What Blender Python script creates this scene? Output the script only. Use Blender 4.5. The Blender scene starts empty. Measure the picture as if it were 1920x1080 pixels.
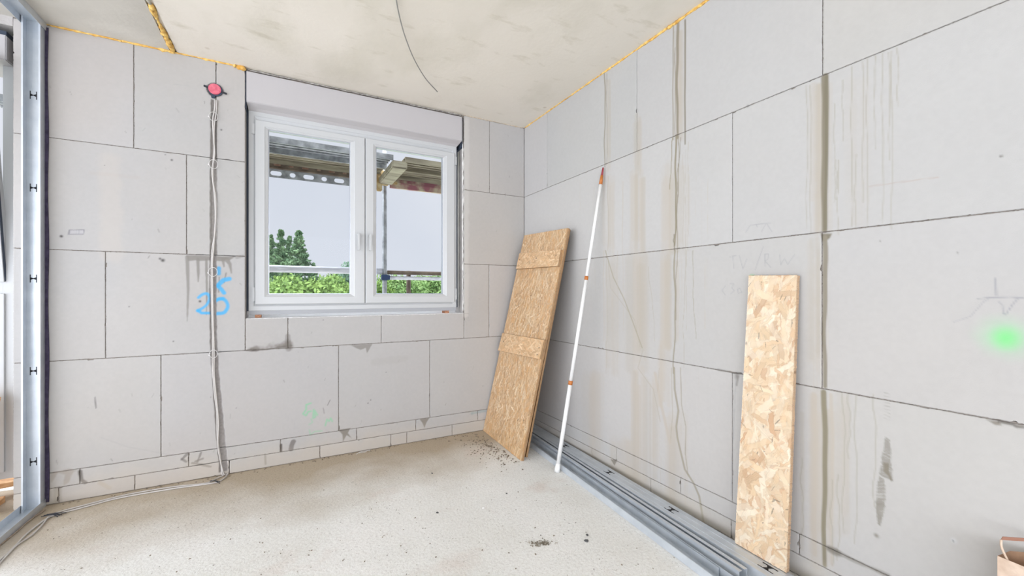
import bpy, bmesh, math, random
import numpy as np
from mathutils import Vector, Matrix
random.seed(7)
rng = np.random.default_rng(11)
S = bpy.context.scene
col = S.collection

# ------------------------------------------------------------------ camera
FPX, YAW, HY, CX, CY, ZC = 775.94, .4928, 548.92, -1.8744, -3.2559, 1.185
cam_d = bpy.data.cameras.new('camera'); cam = bpy.data.objects.new('camera', cam_d); col.objects.link(cam)
cam.location = (CX, CY, ZC); cam.rotation_euler = (math.pi/2, 0, -YAW)
cam_d.sensor_width = 36; cam_d.lens = FPX/1920*36; cam_d.shift_y = (HY-540)/1920
cam_d.clip_start = .02; cam_d.clip_end = 600
S.camera = cam
# ------------------------------------------------------------------ view + overcast sky
S.view_settings.view_transform = 'Standard'; S.view_settings.look = 'None'
S.view_settings.exposure = 0.0; S.view_settings.gamma = 1; S.view_settings.use_curve_mapping = False
W = bpy.data.worlds.new('sky'); S.world = W; W.use_nodes = True
nt = W.node_tree; nt.nodes.clear()
N = nt.nodes.new; L = nt.links.new
out = N('ShaderNodeOutputWorld'); bg = N('ShaderNodeBackground'); L(bg.outputs[0], out.inputs[0])
tc = N('ShaderNodeTexCoord')
def lobe(dirv, lo, hi):
    d = N('ShaderNodeVectorMath'); d.operation = 'DOT_PRODUCT'; L(tc.outputs['Generated'], d.inputs[0])
    d.inputs[1].default_value = Vector(dirv).normalized()
    m = N('ShaderNodeMapRange'); m.interpolation_type = 'SMOOTHSTEP'
    m.inputs[1].default_value = lo; m.inputs[2].default_value = hi
    L(d.outputs['Value'], m.inputs[0]); return m.outputs[0]
SKY_LEFT, SKY_BACK, SKY_UP = 2.4, 4.0, 5.0
l1 = lobe((-1, -.3, .2), .1, 1.0); l2 = lobe((-.35, -1, .05), -.1, .9); l3 = lobe((0, .1, 1), .5, 1.0)
def mth(op, a, b):
    m = N('ShaderNodeMath'); m.operation = op
    for i, v in enumerate((a, b)):
        if hasattr(v, 'links'): L(v, m.inputs[i])
        else: m.inputs[i].default_value = v
    return m.outputs[0]
strength = mth('ADD', mth('ADD', mth('MULTIPLY', l1, SKY_LEFT), mth('MULTIPLY', l2, SKY_BACK)), mth('ADD', mth('MULTIPLY', l3, SKY_UP), 1.0))
nz = N('ShaderNodeTexNoise'); nz.inputs['Scale'].default_value = 2.2; nz.inputs['Detail'].default_value = 4
L(tc.outputs['Generated'], nz.inputs['Vector'])
cr = N('ShaderNodeValToRGB'); cr.color_ramp.elements[0].position = .35; cr.color_ramp.elements[1].position = .7
cr.color_ramp.elements[0].color = (.71, .745, .83, 1); cr.color_ramp.elements[1].color = (.80, .82, .885, 1)
L(nz.outputs['Fac'], cr.inputs[0]); L(cr.outputs[0], bg.inputs[0]); L(strength, bg.inputs[1])
# ------------------------------------------------------------------ helpers
def srgb(r, g, b):
    f = lambda c: (c/255/12.92) if c/255 <= .04045 else ((c/255+.055)/1.055)**2.4
    return (f(r), f(g), f(b))
def lin(a): return np.array(srgb(*a))
def tag(o, label=None, cat=None, group=None, kind=None):
    if label: o['label'] = label
    if cat: o['category'] = cat
    if group: o['group'] = group
    if kind: o['kind'] = kind
    return o
def empty(name, loc=(0, 0, 0), parent=None):
    o = bpy.data.objects.new(name, None); col.objects.link(o); o.location = loc; o.empty_display_size = .1
    if parent: o.parent = parent
    return o
def link(name, me, mats, parent=None, loc=None, smooth=False):
    o = bpy.data.objects.new(name, me); col.objects.link(o)
    for m in (mats if isinstance(mats, (list, tuple)) else [mats]): me.materials.append(m)
    if smooth: me.shade_smooth()
    if parent is not None:
        o.parent = parent
        if parent.type == 'EMPTY' or True:
            o.matrix_parent_inverse = Matrix.Translation(-parent_world(parent))
    if loc is not None: o.location = loc
    return o
def parent_world(p):
    return Vector(p.location) if p.parent is None else Vector((0, 0, 0))   # parts keep world coordinates
class MB:
    def __init__(s): s.bm = bmesh.new()
    def box(s, x0, x1, y0, y1, z0, z1, mi=0, M=None, bev=0):
        vs = [s.bm.verts.new((x, y, z)) for x in (x0, x1) for y in (y0, y1) for z in (z0, z1)]
        fs = [s.bm.faces.new([vs[i] for i in q]) for q in ((0,1,3,2),(4,6,7,5),(0,4,5,1),(2,3,7,6),(0,2,6,4),(1,5,7,3))]
        for f in fs: f.material_index = mi
        if M is not None: bmesh.ops.transform(s.bm, matrix=M, verts=vs)
        if bev: bmesh.ops.bevel(s.bm, geom=list({e for f in fs for e in f.edges}), offset=bev, segments=2, affect='EDGES')
        return s
    def prism(s, pts, a, b, axis='y', mi=0):
        """closed 2-D outline pts extruded from a to b along axis"""
        def P(p, t): return {'y': (p[0], t, p[1]), 'x': (t, p[0], p[1]), 'z': (p[0], p[1], t)}[axis]
        A = [s.bm.verts.new(P(p, a)) for p in pts]; B = [s.bm.verts.new(P(p, b)) for p in pts]
        n = len(pts); fs = [s.bm.faces.new(A), s.bm.faces.new(B[::-1])]
        for i in range(n): fs.append(s.bm.faces.new([A[i], B[i], B[(i+1) % n], A[(i+1) % n]]))
        for f in fs: f.material_index = mi
        return s
    def tube(s, pts, r, n=10, mi=0, cap=True, radii=None):
        pts = [Vector(p) for p in pts]; rings = []
        up = Vector((0, 0, 1)); t0 = (pts[1]-pts[0]).normalized()
        if abs(t0.dot(up)) > .95: up = Vector((1, 0, 0))
        nrm = t0.cross(up).normalized()
        for i, p in enumerate(pts):
            t = (pts[min(i+1, len(pts)-1)]-pts[max(i-1, 0)]).normalized()
            nrm = (nrm - t*nrm.dot(t)).normalized(); bn = t.cross(nrm)
            rr = radii[i] if radii else r
            rings.append([s.bm.verts.new(p+nrm*math.cos(2*math.pi*k/n)*rr+bn*math.sin(2*math.pi*k/n)*rr) for k in range(n)])
        for a, b in zip(rings, rings[1:]):
            for k in range(n):
                f = s.bm.faces.new([a[k], a[(k+1) % n], b[(k+1) % n], b[k]]); f.material_index = mi; f.smooth = True
        if cap:
            for ring in (rings[0][::-1], rings[-1]):
                f = s.bm.faces.new(ring); f.material_index = mi
        return s
    def sweep_frame(s, x0, x1, z0, z1, prof, mi=0):
        """rectangular frame; prof = list of (inset, y), closed loop"""
        loops = []
        for ins, y in prof:
            loops.append([s.bm.verts.new(p) for p in ((x0+ins, y, z0+ins), (x1-ins, y, z0+ins), (x1-ins, y, z1-ins), (x0+ins, y, z1-ins))])
        m = len(loops)
        for i in range(m):
            a, b = loops[i], loops[(i+1) % m]
            for k in range(4):
                f = s.bm.faces.new([a[k], a[(k+1) % 4], b[(k+1) % 4], b[k]]); f.material_index = mi
        return s
    def build(s, name, mats, parent=None, bevel=0, smooth=False):
        bmesh.ops.recalc_face_normals(s.bm, faces=s.bm.faces)
        me = bpy.data.meshes.new(name); s.bm.to_mesh(me); s.bm.free()
        o = link(name, me, mats, parent)
        if bevel:
            b = o.modifiers.new('bevel', 'BEVEL'); b.width = bevel; b.segments = 2; b.limit_method = 'ANGLE'
        if smooth: me.shade_smooth()
        return o
def smooth_path(pts, n=8):
    pts = [Vector(p) for p in pts]; o = []
    P = [pts[0]*2-pts[1]]+pts+[pts[-1]*2-pts[-2]]
    for i in range(1, len(P)-2):
        a, b, c, d = P[i-1:i+3]
        for k in range(n):
            t = k/n
            o.append(.5*((2*b)+(c-a)*t+(2*a-5*b+4*c-d)*t*t+(3*b-a-3*c+d)*t**3))
    return o+[pts[-1]]

# measuring: pixel of the photograph to a point on a wall / floor plane
def dirxy(px):
    k = (px-960)/FPX; s, c = math.sin(YAW), math.cos(YAW)
    return s+k*c, c-k*s
def onback(px, py, Y=0):
    a, b = dirxy(px); t = (Y-CY)/b; return CX+t*a, ZC+(HY-py)*t/FPX
def onright(px, py, X=0):
    a, b = dirxy(px); t = (X-CX)/a; return CY+t*b, ZC+(HY-py)*t/FPX
def onhor(px, py, z):
    a, b = dirxy(px); t = (z-ZC)*FPX/(HY-py); return CX+t*a, CY+t*b

# ------------------------------------------------------------------ materials
def material(name, color=(.8, .8, .8), rough=.6, metal=0, **k):
    m = bpy.data.materials.new(name); m.use_nodes = True
    p = m.node_tree.nodes['Principled BSDF']
    p.inputs['Base Color'].default_value = (*color[:3], 1); p.inputs['Roughness'].default_value = rough
    p.inputs['Metallic'].default_value = metal
    for a, b in k.items(): p.inputs[a].default_value = b
    return m
def noisy(m, c1, c2, scale=8, detail=6, lo=.35, hi=.65, bump=0, bscale=None, coord='Object', stretch=(1, 1, 1), dist=.01):
    t = m.node_tree; p = t.nodes['Principled BSDF']; NN = t.nodes.new
    tcn = NN('ShaderNodeTexCoord'); mp = NN('ShaderNodeMapping'); mp.inputs['Scale'].default_value = stretch
    t.links.new(tcn.outputs[coord], mp.inputs[0])
    n = NN('ShaderNodeTexNoise'); n.inputs['Scale'].default_value = scale; n.inputs['Detail'].default_value = detail
    t.links.new(mp.outputs[0], n.inputs['Vector'])
    r = NN('ShaderNodeValToRGB'); e = r.color_ramp.elements
    e[0].position = lo; e[1].position = hi; e[0].color = (*c1, 1); e[1].color = (*c2, 1)
    t.links.new(n.outputs['Fac'], r.inputs[0]); t.links.new(r.outputs[0], p.inputs['Base Color'])
    if bump:
        n2 = NN('ShaderNodeTexNoise'); n2.inputs['Scale'].default_value = bscale or scale*6; n2.inputs['Detail'].default_value = 5
        t.links.new(mp.outputs[0], n2.inputs['Vector'])
        b = NN('ShaderNodeBump'); b.inputs['Strength'].default_value = bump; b.inputs['Distance'].default_value = dist
        t.links.new(n2.outputs['Fac'], b.inputs['Height']); t.links.new(b.outputs[0], p.inputs['Normal'])
    return m
def attr_material(name, rough=.85, bump=.15, bscale=220, dist=.002):
    m = material(name, rough=rough); t = m.node_tree; p = t.nodes['Principled BSDF']
    a = t.nodes.new('ShaderNodeAttribute'); a.attribute_name = 'Col'
    t.links.new(a.outputs['Color'], p.inputs['Base Color'])
    tcn = t.nodes.new('ShaderNodeTexCoord'); n = t.nodes.new('ShaderNodeTexNoise')
    n.inputs['Scale'].default_value = bscale; n.inputs['Detail'].default_value = 3
    t.links.new(tcn.outputs['Object'], n.inputs['Vector'])
    b = t.nodes.new('ShaderNodeBump'); b.inputs['Strength'].default_value = bump; b.inputs['Distance'].default_value = dist
    t.links.new(n.outputs['Fac'], b.inputs['Height']); t.links.new(b.outputs[0], p.inputs['Normal'])
    p.inputs['Specular IOR Level'].default_value = .25 if rough > .5 else .9
    return m
M = {}
M['block'] = attr_material('aerated_concrete')
M['body'] = noisy(material('block_body', rough=.9), lin((176, 172, 168)), lin((188, 184, 181)), 6, bump=.4, bscale=60)
M['mortar'] = noisy(material('mortar_joint', rough=.95), lin((118, 110, 102)), lin((158, 150, 142)), 30)
M['pvc'] = material('white_pvc', lin((194, 196, 197)), .3)
M['pvc2'] = material('shutter_box_plastic', lin((186, 183, 184)), .5)
M['seal'] = material('rubber_seal', lin((52, 62, 78)), .6)
M['greyp'] = material('grey_base_profile', lin((168, 170, 174)), .5)
M['alu'] = material('spacer_aluminium', lin((190, 196, 208)), .3, .7)
M['osb'] = attr_material('osb_strands', rough=.4, bump=.22, bscale=70, dist=.002)
M['osb'].node_tree.nodes['Principled BSDF'].inputs['Coat Weight'].default_value = .6
M['osb'].node_tree.nodes['Principled BSDF'].inputs['Coat Roughness'].default_value = .36
M['osb_edge'] = noisy(material('osb_edge', rough=.8), lin((120, 84, 50)), lin((196, 154, 104)), 120, stretch=(1, 1, 6), bump=.4)
M['galv'] = noisy(material('galvanised_steel', rough=.36, metal=.45), lin((200, 207, 214)), lin((212, 218, 224)), 5, bump=.03, stretch=(3, 3, 3))
M['galv2'] = noisy(material('galvanised_scaffold', rough=.5, metal=.6), lin((120, 124, 126)), lin((196, 200, 204)), 14, lo=.3, hi=.7)
M['dark'] = material('dark_slot_shade', lin((28, 28, 32)), .8)
M['tape'] = noisy(material('foam_sealing_tape', rough=.9), lin((50, 44, 66)), lin((70, 62, 86)), 40)
M['foam'] = noisy(material('pu_foam', rough=.75), lin((214, 158, 70)), lin((250, 214, 128)), 45, bump=.9, bscale=70, dist=.01)
M['cable'] = material('grey_cable_sheath', lin((196, 192, 188)), .5)
M['wire'] = material('thin_steel_wire', lin((150, 148, 142)), .5)
M['black'] = material('black_plastic', lin((40, 44, 52)), .5)
M['boxdark'] = material('installation_box_body', lin((52, 66, 84)), .5)
M['redlid'] = noisy(material('red_lid', rough=.5), lin((206, 92, 112)), lin((222, 118, 134)), 60)
M['clip'] = material('translucent_clip', lin((216, 214, 212)), .4)
M['pole'] = material('white_painted_pole', lin((236, 236, 234)), .35)
M['collar'] = material('amber_collar', lin((188, 112, 50)), .45)
M['tip'] = material('red_thread_tip', lin((150, 52, 62)), .5)
M['kraft'] = noisy(material('kraft_paper', rough=.8), lin((206, 180, 158)), lin((226, 204, 184)), 40, bump=.1)
M['kraft_in'] = noisy(material('kraft_paper_inside', rough=.85), lin((150, 116, 90)), lin((172, 138, 110)), 30)
M['kraft_h'] = material('kraft_handle', lin((160, 116, 96)), .8)
M['wedge'] = noisy(material('wedge_wood', rough=.8), lin((150, 100, 74)), lin((198, 150, 118)), 60, stretch=(1, 1, 5))
M['plank'] = noisy(material('raw_plank_wood', rough=.75), lin((190, 138, 92)), lin((226, 184, 136)), 20, stretch=(1, 1, 8))
M['debris'] = noisy(material('mortar_crumbs', rough=.95), lin((96, 86, 72)), lin((160, 148, 132)), 60)
M['debris_dk'] = material('dark_grit', lin((84, 84, 84)), .9)
M['plasterw'] = noisy(material('white_plaster_bead', rough=.8), lin((222, 220, 214)), lin((242, 241, 238)), 30, bump=.5)

def glass_material():
    m = bpy.data.materials.new('window_glass'); m.use_nodes = True; t = m.node_tree; t.nodes.clear()
    o = t.nodes.new('ShaderNodeOutputMaterial'); mix = t.nodes.new('ShaderNodeMixShader')
    tr = t.nodes.new('ShaderNodeBsdfTransparent'); tr.inputs[0].default_value = (.97, .98, .985, 1)
    gl = t.nodes.new('ShaderNodeBsdfGlossy'); gl.inputs['Roughness'].default_value = .02
    fr = t.nodes.new('ShaderNodeFresnel'); fr.inputs[0].default_value = 1.13
    t.links.new(fr.outputs[0], mix.inputs[0]); t.links.new(tr.outputs[0], mix.inputs[1]); t.links.new(gl.outputs[0], mix.inputs[2])
    t.links.new(mix.outputs[0], o.inputs[0]); return m
M['glass'] = glass_material()

# ------------------------------------------------------------------ painted canvases (dirt, drips, writing on the blocks)
def up(a, h, w):
    """bilinear resize"""
    y = np.linspace(0, a.shape[0]-1, h); x = np.linspace(0, a.shape[1]-1, w)
    y0 = np.minimum(y.astype(int), a.shape[0]-2); x0 = np.minimum(x.astype(int), a.shape[1]-2)
    fy = (y-y0)[:, None]; fx = (x-x0)[None, :]
    fy = fy*fy*(3-2*fy); fx = fx*fx*(3-2*fx)
    r0 = a[y0][:, x0]*(1-fx)+a[y0][:, x0+1]*fx; r1 = a[y0+1][:, x0]*(1-fx)+a[y0+1][:, x0+1]*fx
    return r0*(1-fy)+r1*fy
def fbm(h, w, sy, sx, octv=4, seed=0):
    r = np.random.default_rng(seed); o = np.zeros((h, w)); a = 1; tot = 0
    for i in range(octv):
        o += a*up(r.random((max(2, int(sy*2**i))+1, max(2, int(sx*2**i))+1)), h, w); tot += a; a *= .5
    return o/tot
class Canvas:
    """colour map of a wall in metres: u to the right, v up"""
    def __init__(s, u0, u1, v0, v1, res, base):
        s.u0, s.v0, s.res = u0, v0, res
        s.w = int((u1-u0)/res)+1; s.h = int((v1-v0)/res)+1
        s.c = np.ones((s.h, s.w, 3))*lin(base)
        s.k = 1.; s.wob = fbm(s.h, s.w, s.h*res/.05, s.w*res/.05, 3, 5)
    def win(s, us, vs, pad):
        i0 = max(0, int((min(us)-pad-s.u0)/s.res)); i1 = min(s.w, int((max(us)+pad-s.u0)/s.res)+2)
        j0 = max(0, int((min(vs)-pad-s.v0)/s.res)); j1 = min(s.h, int((max(vs)+pad-s.v0)/s.res)+2)
        if i1 <= i0 or j1 <= j0: return None
        U, V = np.meshgrid(s.u0+np.arange(i0, i1)*s.res, s.v0+np.arange(j0, j1)*s.res)
        return slice(j0, j1), slice(i0, i1), U, V
    def stroke(s, pts, w, colr, alpha=1., soft=.5, rag=0., w1=None, mult=False):
        """polyline of width w (metres, half = w/2) fading over soft*w, rag = ragged edge amount"""
        w1 = w if w1 is None else w1
        wi = s.win([p[0] for p in pts], [p[1] for p in pts], max(w, w1)*(1+soft)+rag)
        if wi is None: return
        a, b, U, V = wi; D = np.full(U.shape, 1e9); n = len(pts)-1
        for i in range(n):
            (x0, y0), (x1, y1) = pts[i], pts[i+1]; dx, dy = x1-x0, y1-y0; l2 = dx*dx+dy*dy+1e-12
            t = np.clip(((U-x0)*dx+(V-y0)*dy)/l2, 0, 1); d = np.hypot(U-x0-t*dx, V-y0-t*dy)
            ww = (w+(w1-w)*(i+t)/n)/2
            D = np.minimum(D, d-ww)
        if rag: D = D+(s.wob[a, b]-.5)*2*rag
        sf = max(soft*w, s.res*.8)
        m = np.clip(.5-D/sf, 0, 1); m = (m*m*(3-2*m)*alpha)[..., None]; c = lin(colr)*s.k
        s.c[a, b] = s.c[a, b]*(1-m)+(s.c[a, b]*c if mult else c)*m
    def poly(s, pts, colr, alpha=1., soft=.004, rag=0.):
        wi = s.win([p[0] for p in pts], [p[1] for p in pts], soft+rag)
        if wi is None: return
        a, b, U, V = wi; ins = np.zeros(U.shape, bool); D = np.full(U.shape, 1e9); n = len(pts)
        for i in range(n):
            (x0, y0), (x1, y1) = pts[i], pts[(i+1) % n]
            c = ((y0 > V) != (y1 > V)) & (U < (x1-x0)*(V-y0)/((y1-y0) or 1e-9)+x0); ins ^= c
            dx, dy = x1-x0, y1-y0; t = np.clip(((U-x0)*dx+(V-y0)*dy)/(dx*dx+dy*dy+1e-12), 0, 1)
            D = np.minimum(D, np.hypot(U-x0-t*dx, V-y0-t*dy))
        D = np.where(ins, -D, D)
        if rag: D = D+(s.wob[a, b]-.5)*2*rag
        m = np.clip(.5-D/soft, 0, 1); m = (m*alpha)[..., None]
        s.c[a, b] = s.c[a, b]*(1-m)+lin(colr)*s.k*m
    def blob(s, u, v, ru, rv, colr, alpha=1., rag=0.):
        wi = s.win([u-ru, u+ru], [v-rv, v+rv], rag+.01)
        if wi is None: return
        a, b, U, V = wi; d = np.sqrt(((U-u)/ru)**2+((V-v)/rv)**2)
        if rag: d = d+(s.wob[a, b]-.5)*2*rag/min(ru, rv)
        m = np.clip(1-d, 0, 1); m = (m*m*(3-2*m)*alpha)[..., None]
        s.c[a, b] = s.c[a, b]*(1-m)+lin(colr)*s.k*m
    def sample(s, U, V):
        x = np.clip((U-s.u0)/s.res, 0, s.w-1.001); y = np.clip((V-s.v0)/s.res, 0, s.h-1.001)
        i = x.astype(int); j = y.astype(int); fx = (x-i)[..., None]; fy = (y-j)[..., None]
        return (s.c[j, i]*(1-fx)*(1-fy)+s.c[j, i+1]*fx*(1-fy)+s.c[j+1, i]*(1-fx)*fy+s.c[j+1, i+1]*fx*fy)
class GridMesh:
    def __init__(s): s.v = []; s.f = []; s.c = []; s.n = 0
    def grid(s, P, C, skirt=None):
        """P (h,w,3) points, C colours; skirt = offset vector of the rim"""
        h, w = P.shape[:2]; idx = np.arange(h*w).reshape(h, w)+s.n
        s.v.append(P.reshape(-1, 3)); s.c.append(C.reshape(-1, 3))
        s.f.append(np.stack([idx[:-1, :-1], idx[:-1, 1:], idx[1:, 1:], idx[1:, :-1]], -1).reshape(-1, 4)); s.n += h*w
        if skirt is not None:
            rim = np.concatenate([idx[0, :-1], idx[:-1, -1], idx[-1, :0:-1], idx[:0:-1, 0]])-(s.n-h*w)
            R = P.reshape(-1, 3)[rim]+np.array(skirt); Cc = C.reshape(-1, 3)[rim]; k = len(rim)
            a = rim+(s.n-h*w); b = np.arange(k)+s.n
            s.v.append(R); s.c.append(Cc)
            s.f.append(np.stack([a, b, np.roll(b, -1), np.roll(a, -1)], -1)); s.n += k
            return b
    def quad(s, idxs): s.f.append(np.array(idxs).reshape(-1, 4))
    def build(s, name, mats, parent=None, extra=None):
        v = np.concatenate(s.v); f = np.concatenate(s.f); c = np.concatenate(s.c)
        me = bpy.data.meshes.new(name); me.vertices.add(len(v)); me.vertices.foreach_set('co', v.astype('f').ravel())
        me.loops.add(f.size); me.loops.foreach_set('vertex_index', f.astype('i').ravel())
        me.polygons.add(len(f)); me.polygons.foreach_set('loop_start', (np.arange(len(f))*4).astype('i'))
        me.update(calc_edges=True)
        at = me.color_attributes.new('Col', 'FLOAT_COLOR', 'POINT')
        at.data.foreach_set('color', np.concatenate([c, np.ones((len(c), 1))], 1).astype('f').ravel())
        return link(name, me, mats, parent)

# ================================================================== back wall (outer wall with the window and the door opening)
WX0, WX1, WZ0 = -2.134, -.584, 1.013       # window opening
DX1 = -3.197                                # right jamb of the door opening
H = 2.68
zA, zB, zC_, zD, zE = 2.052, 1.427, .802, .178, .0905
def texture_wall(cv, seed, tint):
    n = fbm(cv.h, cv.w, 5, 6, 5, seed); cv.c *= (1+(n-.5)*.10)[..., None]
    n2 = fbm(cv.h, cv.w, cv.h/6, cv.w/6, 2, seed+1); cv.c *= (1+(n2-.5)*.05)[..., None]
    n3 = fbm(cv.h, cv.w, 3, 4, 3, seed+2); t = np.clip((n3-.5)*3, -.5, .5)[..., None]
    cv.c *= 1+t*np.array(tint)
cb = Canvas(-3.3, .02, 0, H, .0022, (180, 177, 174)); texture_wall(cb, 3, (.03, .0, -.035))
cb.k = .80
def B(*a): return [onback(a[i], a[i+1]) for i in range(0, len(a), 2)]
DK = (128, 122, 118); MG = (150, 146, 140)
# bed mortar smear with drips, left of the window
cb.poly(B(349,478, 440,481, 430,488, 424,487, 418,490, 400,489, 392,488, 385,489, 372,489, 366,488, 360,489, 352,490), MG, .9, .006, .003)
cb.stroke(B(351,482, 353,540, 351,602), .022, MG, .8, .3, .002, .006)
cb.stroke(B(371,486, 372,512, 371.5,528), .018, MG, .85, .3, .002, .006)
cb.stroke(B(387,486, 388,550, 387,590), .014, MG, .85, .3, .002, .006)
cb.stroke(B(424,486, 431,495, 434,512), .03, MG, .85, .3, .002, .004)
cb.stroke(B(418,486, 420,500), .02, MG, .8, .3, .002, .006)
cb.stroke(B(445,482, 456,480), .02, MG, .5, .3, .004)
cb.stroke(B(411,520, 410,548), .006, DK, .6, .3, .001); cb.stroke(B(424,512, 420,530), .008, DK, .6)
# smear below the window
for k in range(26):
    t = k/25; u, v = onback(465+80*t, 656-9*t); cb.blob(u, v, .03, .018+.02*t, (140, 134, 128), .6, .02)
cb.stroke(B(462,657, 500,655, 545,648), .014, (120, 114, 108), .7, .4, .004)
cb.stroke(B(540,630, 541,655), .03, (130, 124, 118), .5, .4, .004)
cb.poly(B(656,647, 698,645, 694,652, 688,662, 686,652, 676,656, 668,653), MG, .8, .006, .003)
cb.stroke(B(703,679, 760,672), .05, (190, 187, 184), .5, .4, .01)
cb.poly(B(635,806, 657,803, 652,812, 660,822, 650,816, 643,828, 642,815), (150, 144, 134), .95, .005, .003)
cb.poly(B(787,786, 806,783, 800,792, 796,802, 792,793), (150, 144, 134), .9, .005, .003)
cb.stroke(B(550,828, 547,835, 546,842), .03, DK, .8, .3, .004); cb.stroke(B(527,834, 527,846), .014, (60, 56, 54), .9)
cb.stroke(B(497,852, 498,870), .012, MG, .8)
# sludge near the left foot of the wall
cb.poly(B(95,887, 130,878, 148,884, 152,896, 149,882, 138,885, 128,905, 118,912, 122,890, 108,886, 97,903), (178, 168, 156), .7, .008, .006)
cb.stroke(B(150,884, 153,900, 160,905), .02, (110, 104, 98), .8, .4, .004); cb.stroke(B(108,918, 109,938), .03, (160, 152, 142), .6, .4, .006)
cb.stroke(B(187,905, 205,915), .02, (190, 178, 162), .6)
for p in ((377,848,370,866), (360,868,395,875), (366,865,380,860), (352,850,340,862), (340,860,349,866)): cb.stroke(B(*p), .012, DK, .7, .4, .006)
# mortar along the window reveal corner, right
cb.stroke(B(870,583, 870,596), .008, (120, 110, 104), .8); cb.stroke(B(871,588, 878,588), .006, (130, 120, 112), .7)
cb.stroke(B(875,225, 873,590), .05, (224, 221, 216), .5, .5, .01)
# small nail holes and scratches
for (px, py, r) in ((115,443,.010), (415,243.5,.009), (375,565,.012), (305,488,.016), (242,575,.006), (325,640,.006), (300,485,.012), (443,765,.006), (322,300,.010), (310,290,.007), (196,310,.004), (695,750,.007), (690,756,.006), (606,600,.006), (724,698,.005)):
    u, v = onback(px, py); cb.blob(u, v, r, r, (62, 58, 58), .9, r*.3)
r2 = np.random.default_rng(2)
for i in range(90):
    u = r2.uniform(-3.1, -.05); v = r2.uniform(.1, 2.6); a = r2.normal(math.pi/2, .5); l = r2.uniform(.004, .03)
    cb.stroke([(u, v), (u+math.cos(a)*l, v+math.sin(a)*l)], r2.uniform(.002, .005), (140, 134, 130), r2.uniform(.25, .7))
cb.stroke(B(178,745, 180,765), .006, (130, 126, 124), .8); cb.stroke(B(619,750, 614,760), .005, DK, .8); cb.stroke(B(606,765, 608,775), .005, DK, .6)
cb.stroke(B(188,820, 240,838, 330,855), .006, (190, 185, 183), .6); cb.stroke(B(170,324, 258,333), .02, (196, 190, 186), .5); cb.stroke(B(205,300, 210,480), .09, (218, 208, 196), .25, .5, .02)
cb.stroke(B(385,408, 445,414), .03, (200, 196, 196), .35, .6); cb.stroke(B(325,158, 355,161), .004, (190, 188, 186), .7)
# blue spray lettering
BL = (86, 186, 240)
cb.stroke(B(410,503, 410,513), .024, BL, .85, .5, .003)
cb.stroke(B(430,523, 419,525, 408,536), .026, BL, .9, .4, .002); cb.stroke(B(408,535, 415,542, 420,549), .024, BL, .9, .4, .002)
cb.stroke(smooth_path([(*p, 0) for p in B(372,558, 380,552, 389,551, 393,560, 386,573, 371,583)], 6) and [(q.x, q.y) for q in smooth_path([(*p, 0) for p in B(372,558, 380,552, 389,551, 393,560, 386,573, 371,583)], 6)], .017, BL, .85, .5, .002)
cb.stroke(B(371,582, 378,587, 394,587), .018, BL, .9, .5, .002)
cb.stroke([(q.x, q.y) for q in smooth_path([(*p, 0) for p in B(402,566, 412,560, 423,564, 427,575, 420,586, 406,588)], 6)], .021, BL, .9, .5, .002)
cb.stroke(B(402,566, 406,562, 418,560), .022, BL, .85, .5, .002)
# green marker lettering
GR = (150, 214, 170)
cb.stroke(B(583,756, 574,759, 574,768, 568,776, 574,779, 578,772, 583,771), .011, GR, .75, .6)
cb.stroke(B(588,768, 587,784, 591,782, 590,770, 595,778), .011, GR, .7, .6); cb.stroke(B(583,785, 586,792, 579,796), .006, GR, .6)
cb.stroke(B(610,798, 613,786, 617,790, 620,784, 623,790), .010, GR, .7, .6); cb.stroke(B(580,806, 582,815, 590,809, 604,808), .008, GR, .5)
cb.stroke(B(885,775, 910,770), .02, (120, 160, 165), .35, .6, .006)
# pressed stamp of the block maker
cb.poly(B(127,440, 129,430.5, 159,430, 157,440), (150, 149, 153), .95, .003)
for k, px in enumerate((131, 135, 139, 143.5, 148, 152)):
    q = px+1; cb.stroke(B(q,438, q+.7,432), .005, (206, 204, 206), .9, .6); cb.stroke(B(q+2,438, q+2.2,432.5), .004, (206, 204, 206), .8, .6)
    cb.stroke(B(q,435, q+2.2,435), .004, (206, 204, 206), .8 if k % 2 else .4, .6)
# dirt creeping up from the floor
n = fbm(cb.h, cb.w, 3, 30, 4, 21)
vv = np.arange(cb.h)[:, None]*cb.res
m = np.clip((.10+.10*n-vv)/.10, 0, 1)[..., None]*.35
cb.c = cb.c*(1-m)+lin((196, 184, 166))*m
# cable chase: centre and half width by height
ch = np.array([[onback(p[0], p[1])[1], (onback(p[0], p[1])[0]+onback(p[2], p[1])[0])/2, (onback(p[2], p[1])[0]-onback(p[0], p[1])[0])/2]
      for p in ((411,870,427), (409,850,425), (405,810,421), (402,765,417), (398,700,411), (394,640,407), (393,560,406), (394,450,407), (394,330,407), (395,240,408), (396,186,409))])
def chase_mask(U, V):
    c = np.interp(V, ch[:, 0], ch[:, 1]); w = np.interp(V, ch[:, 0], ch[:, 2])
    wob = .0012*np.sin(V*53)+.0008*np.sin(V*131+1)
    m = np.clip((w-np.abs(U-c)+wob)/.003, 0, 1)*(V < 1.245+ZC)*(V > .02)
    uj, vj = onback(404, 169)
    return np.maximum(m, (np.hypot(U-uj, V-vj) < .045).astype(float))
UU, VV = np.meshgrid(cb.u0+np.arange(cb.w)*cb.res, cb.v0+np.arange(cb.h)*cb.res)
cm = chase_mask(UU, VV)[..., None]; gn = fbm(cb.h, cb.w, 300, 360, 3, 77)[..., None]
cb.c = cb.c*(1-cm)+lin((150, 145, 141))*(.8+.4*gn)*cm

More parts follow.
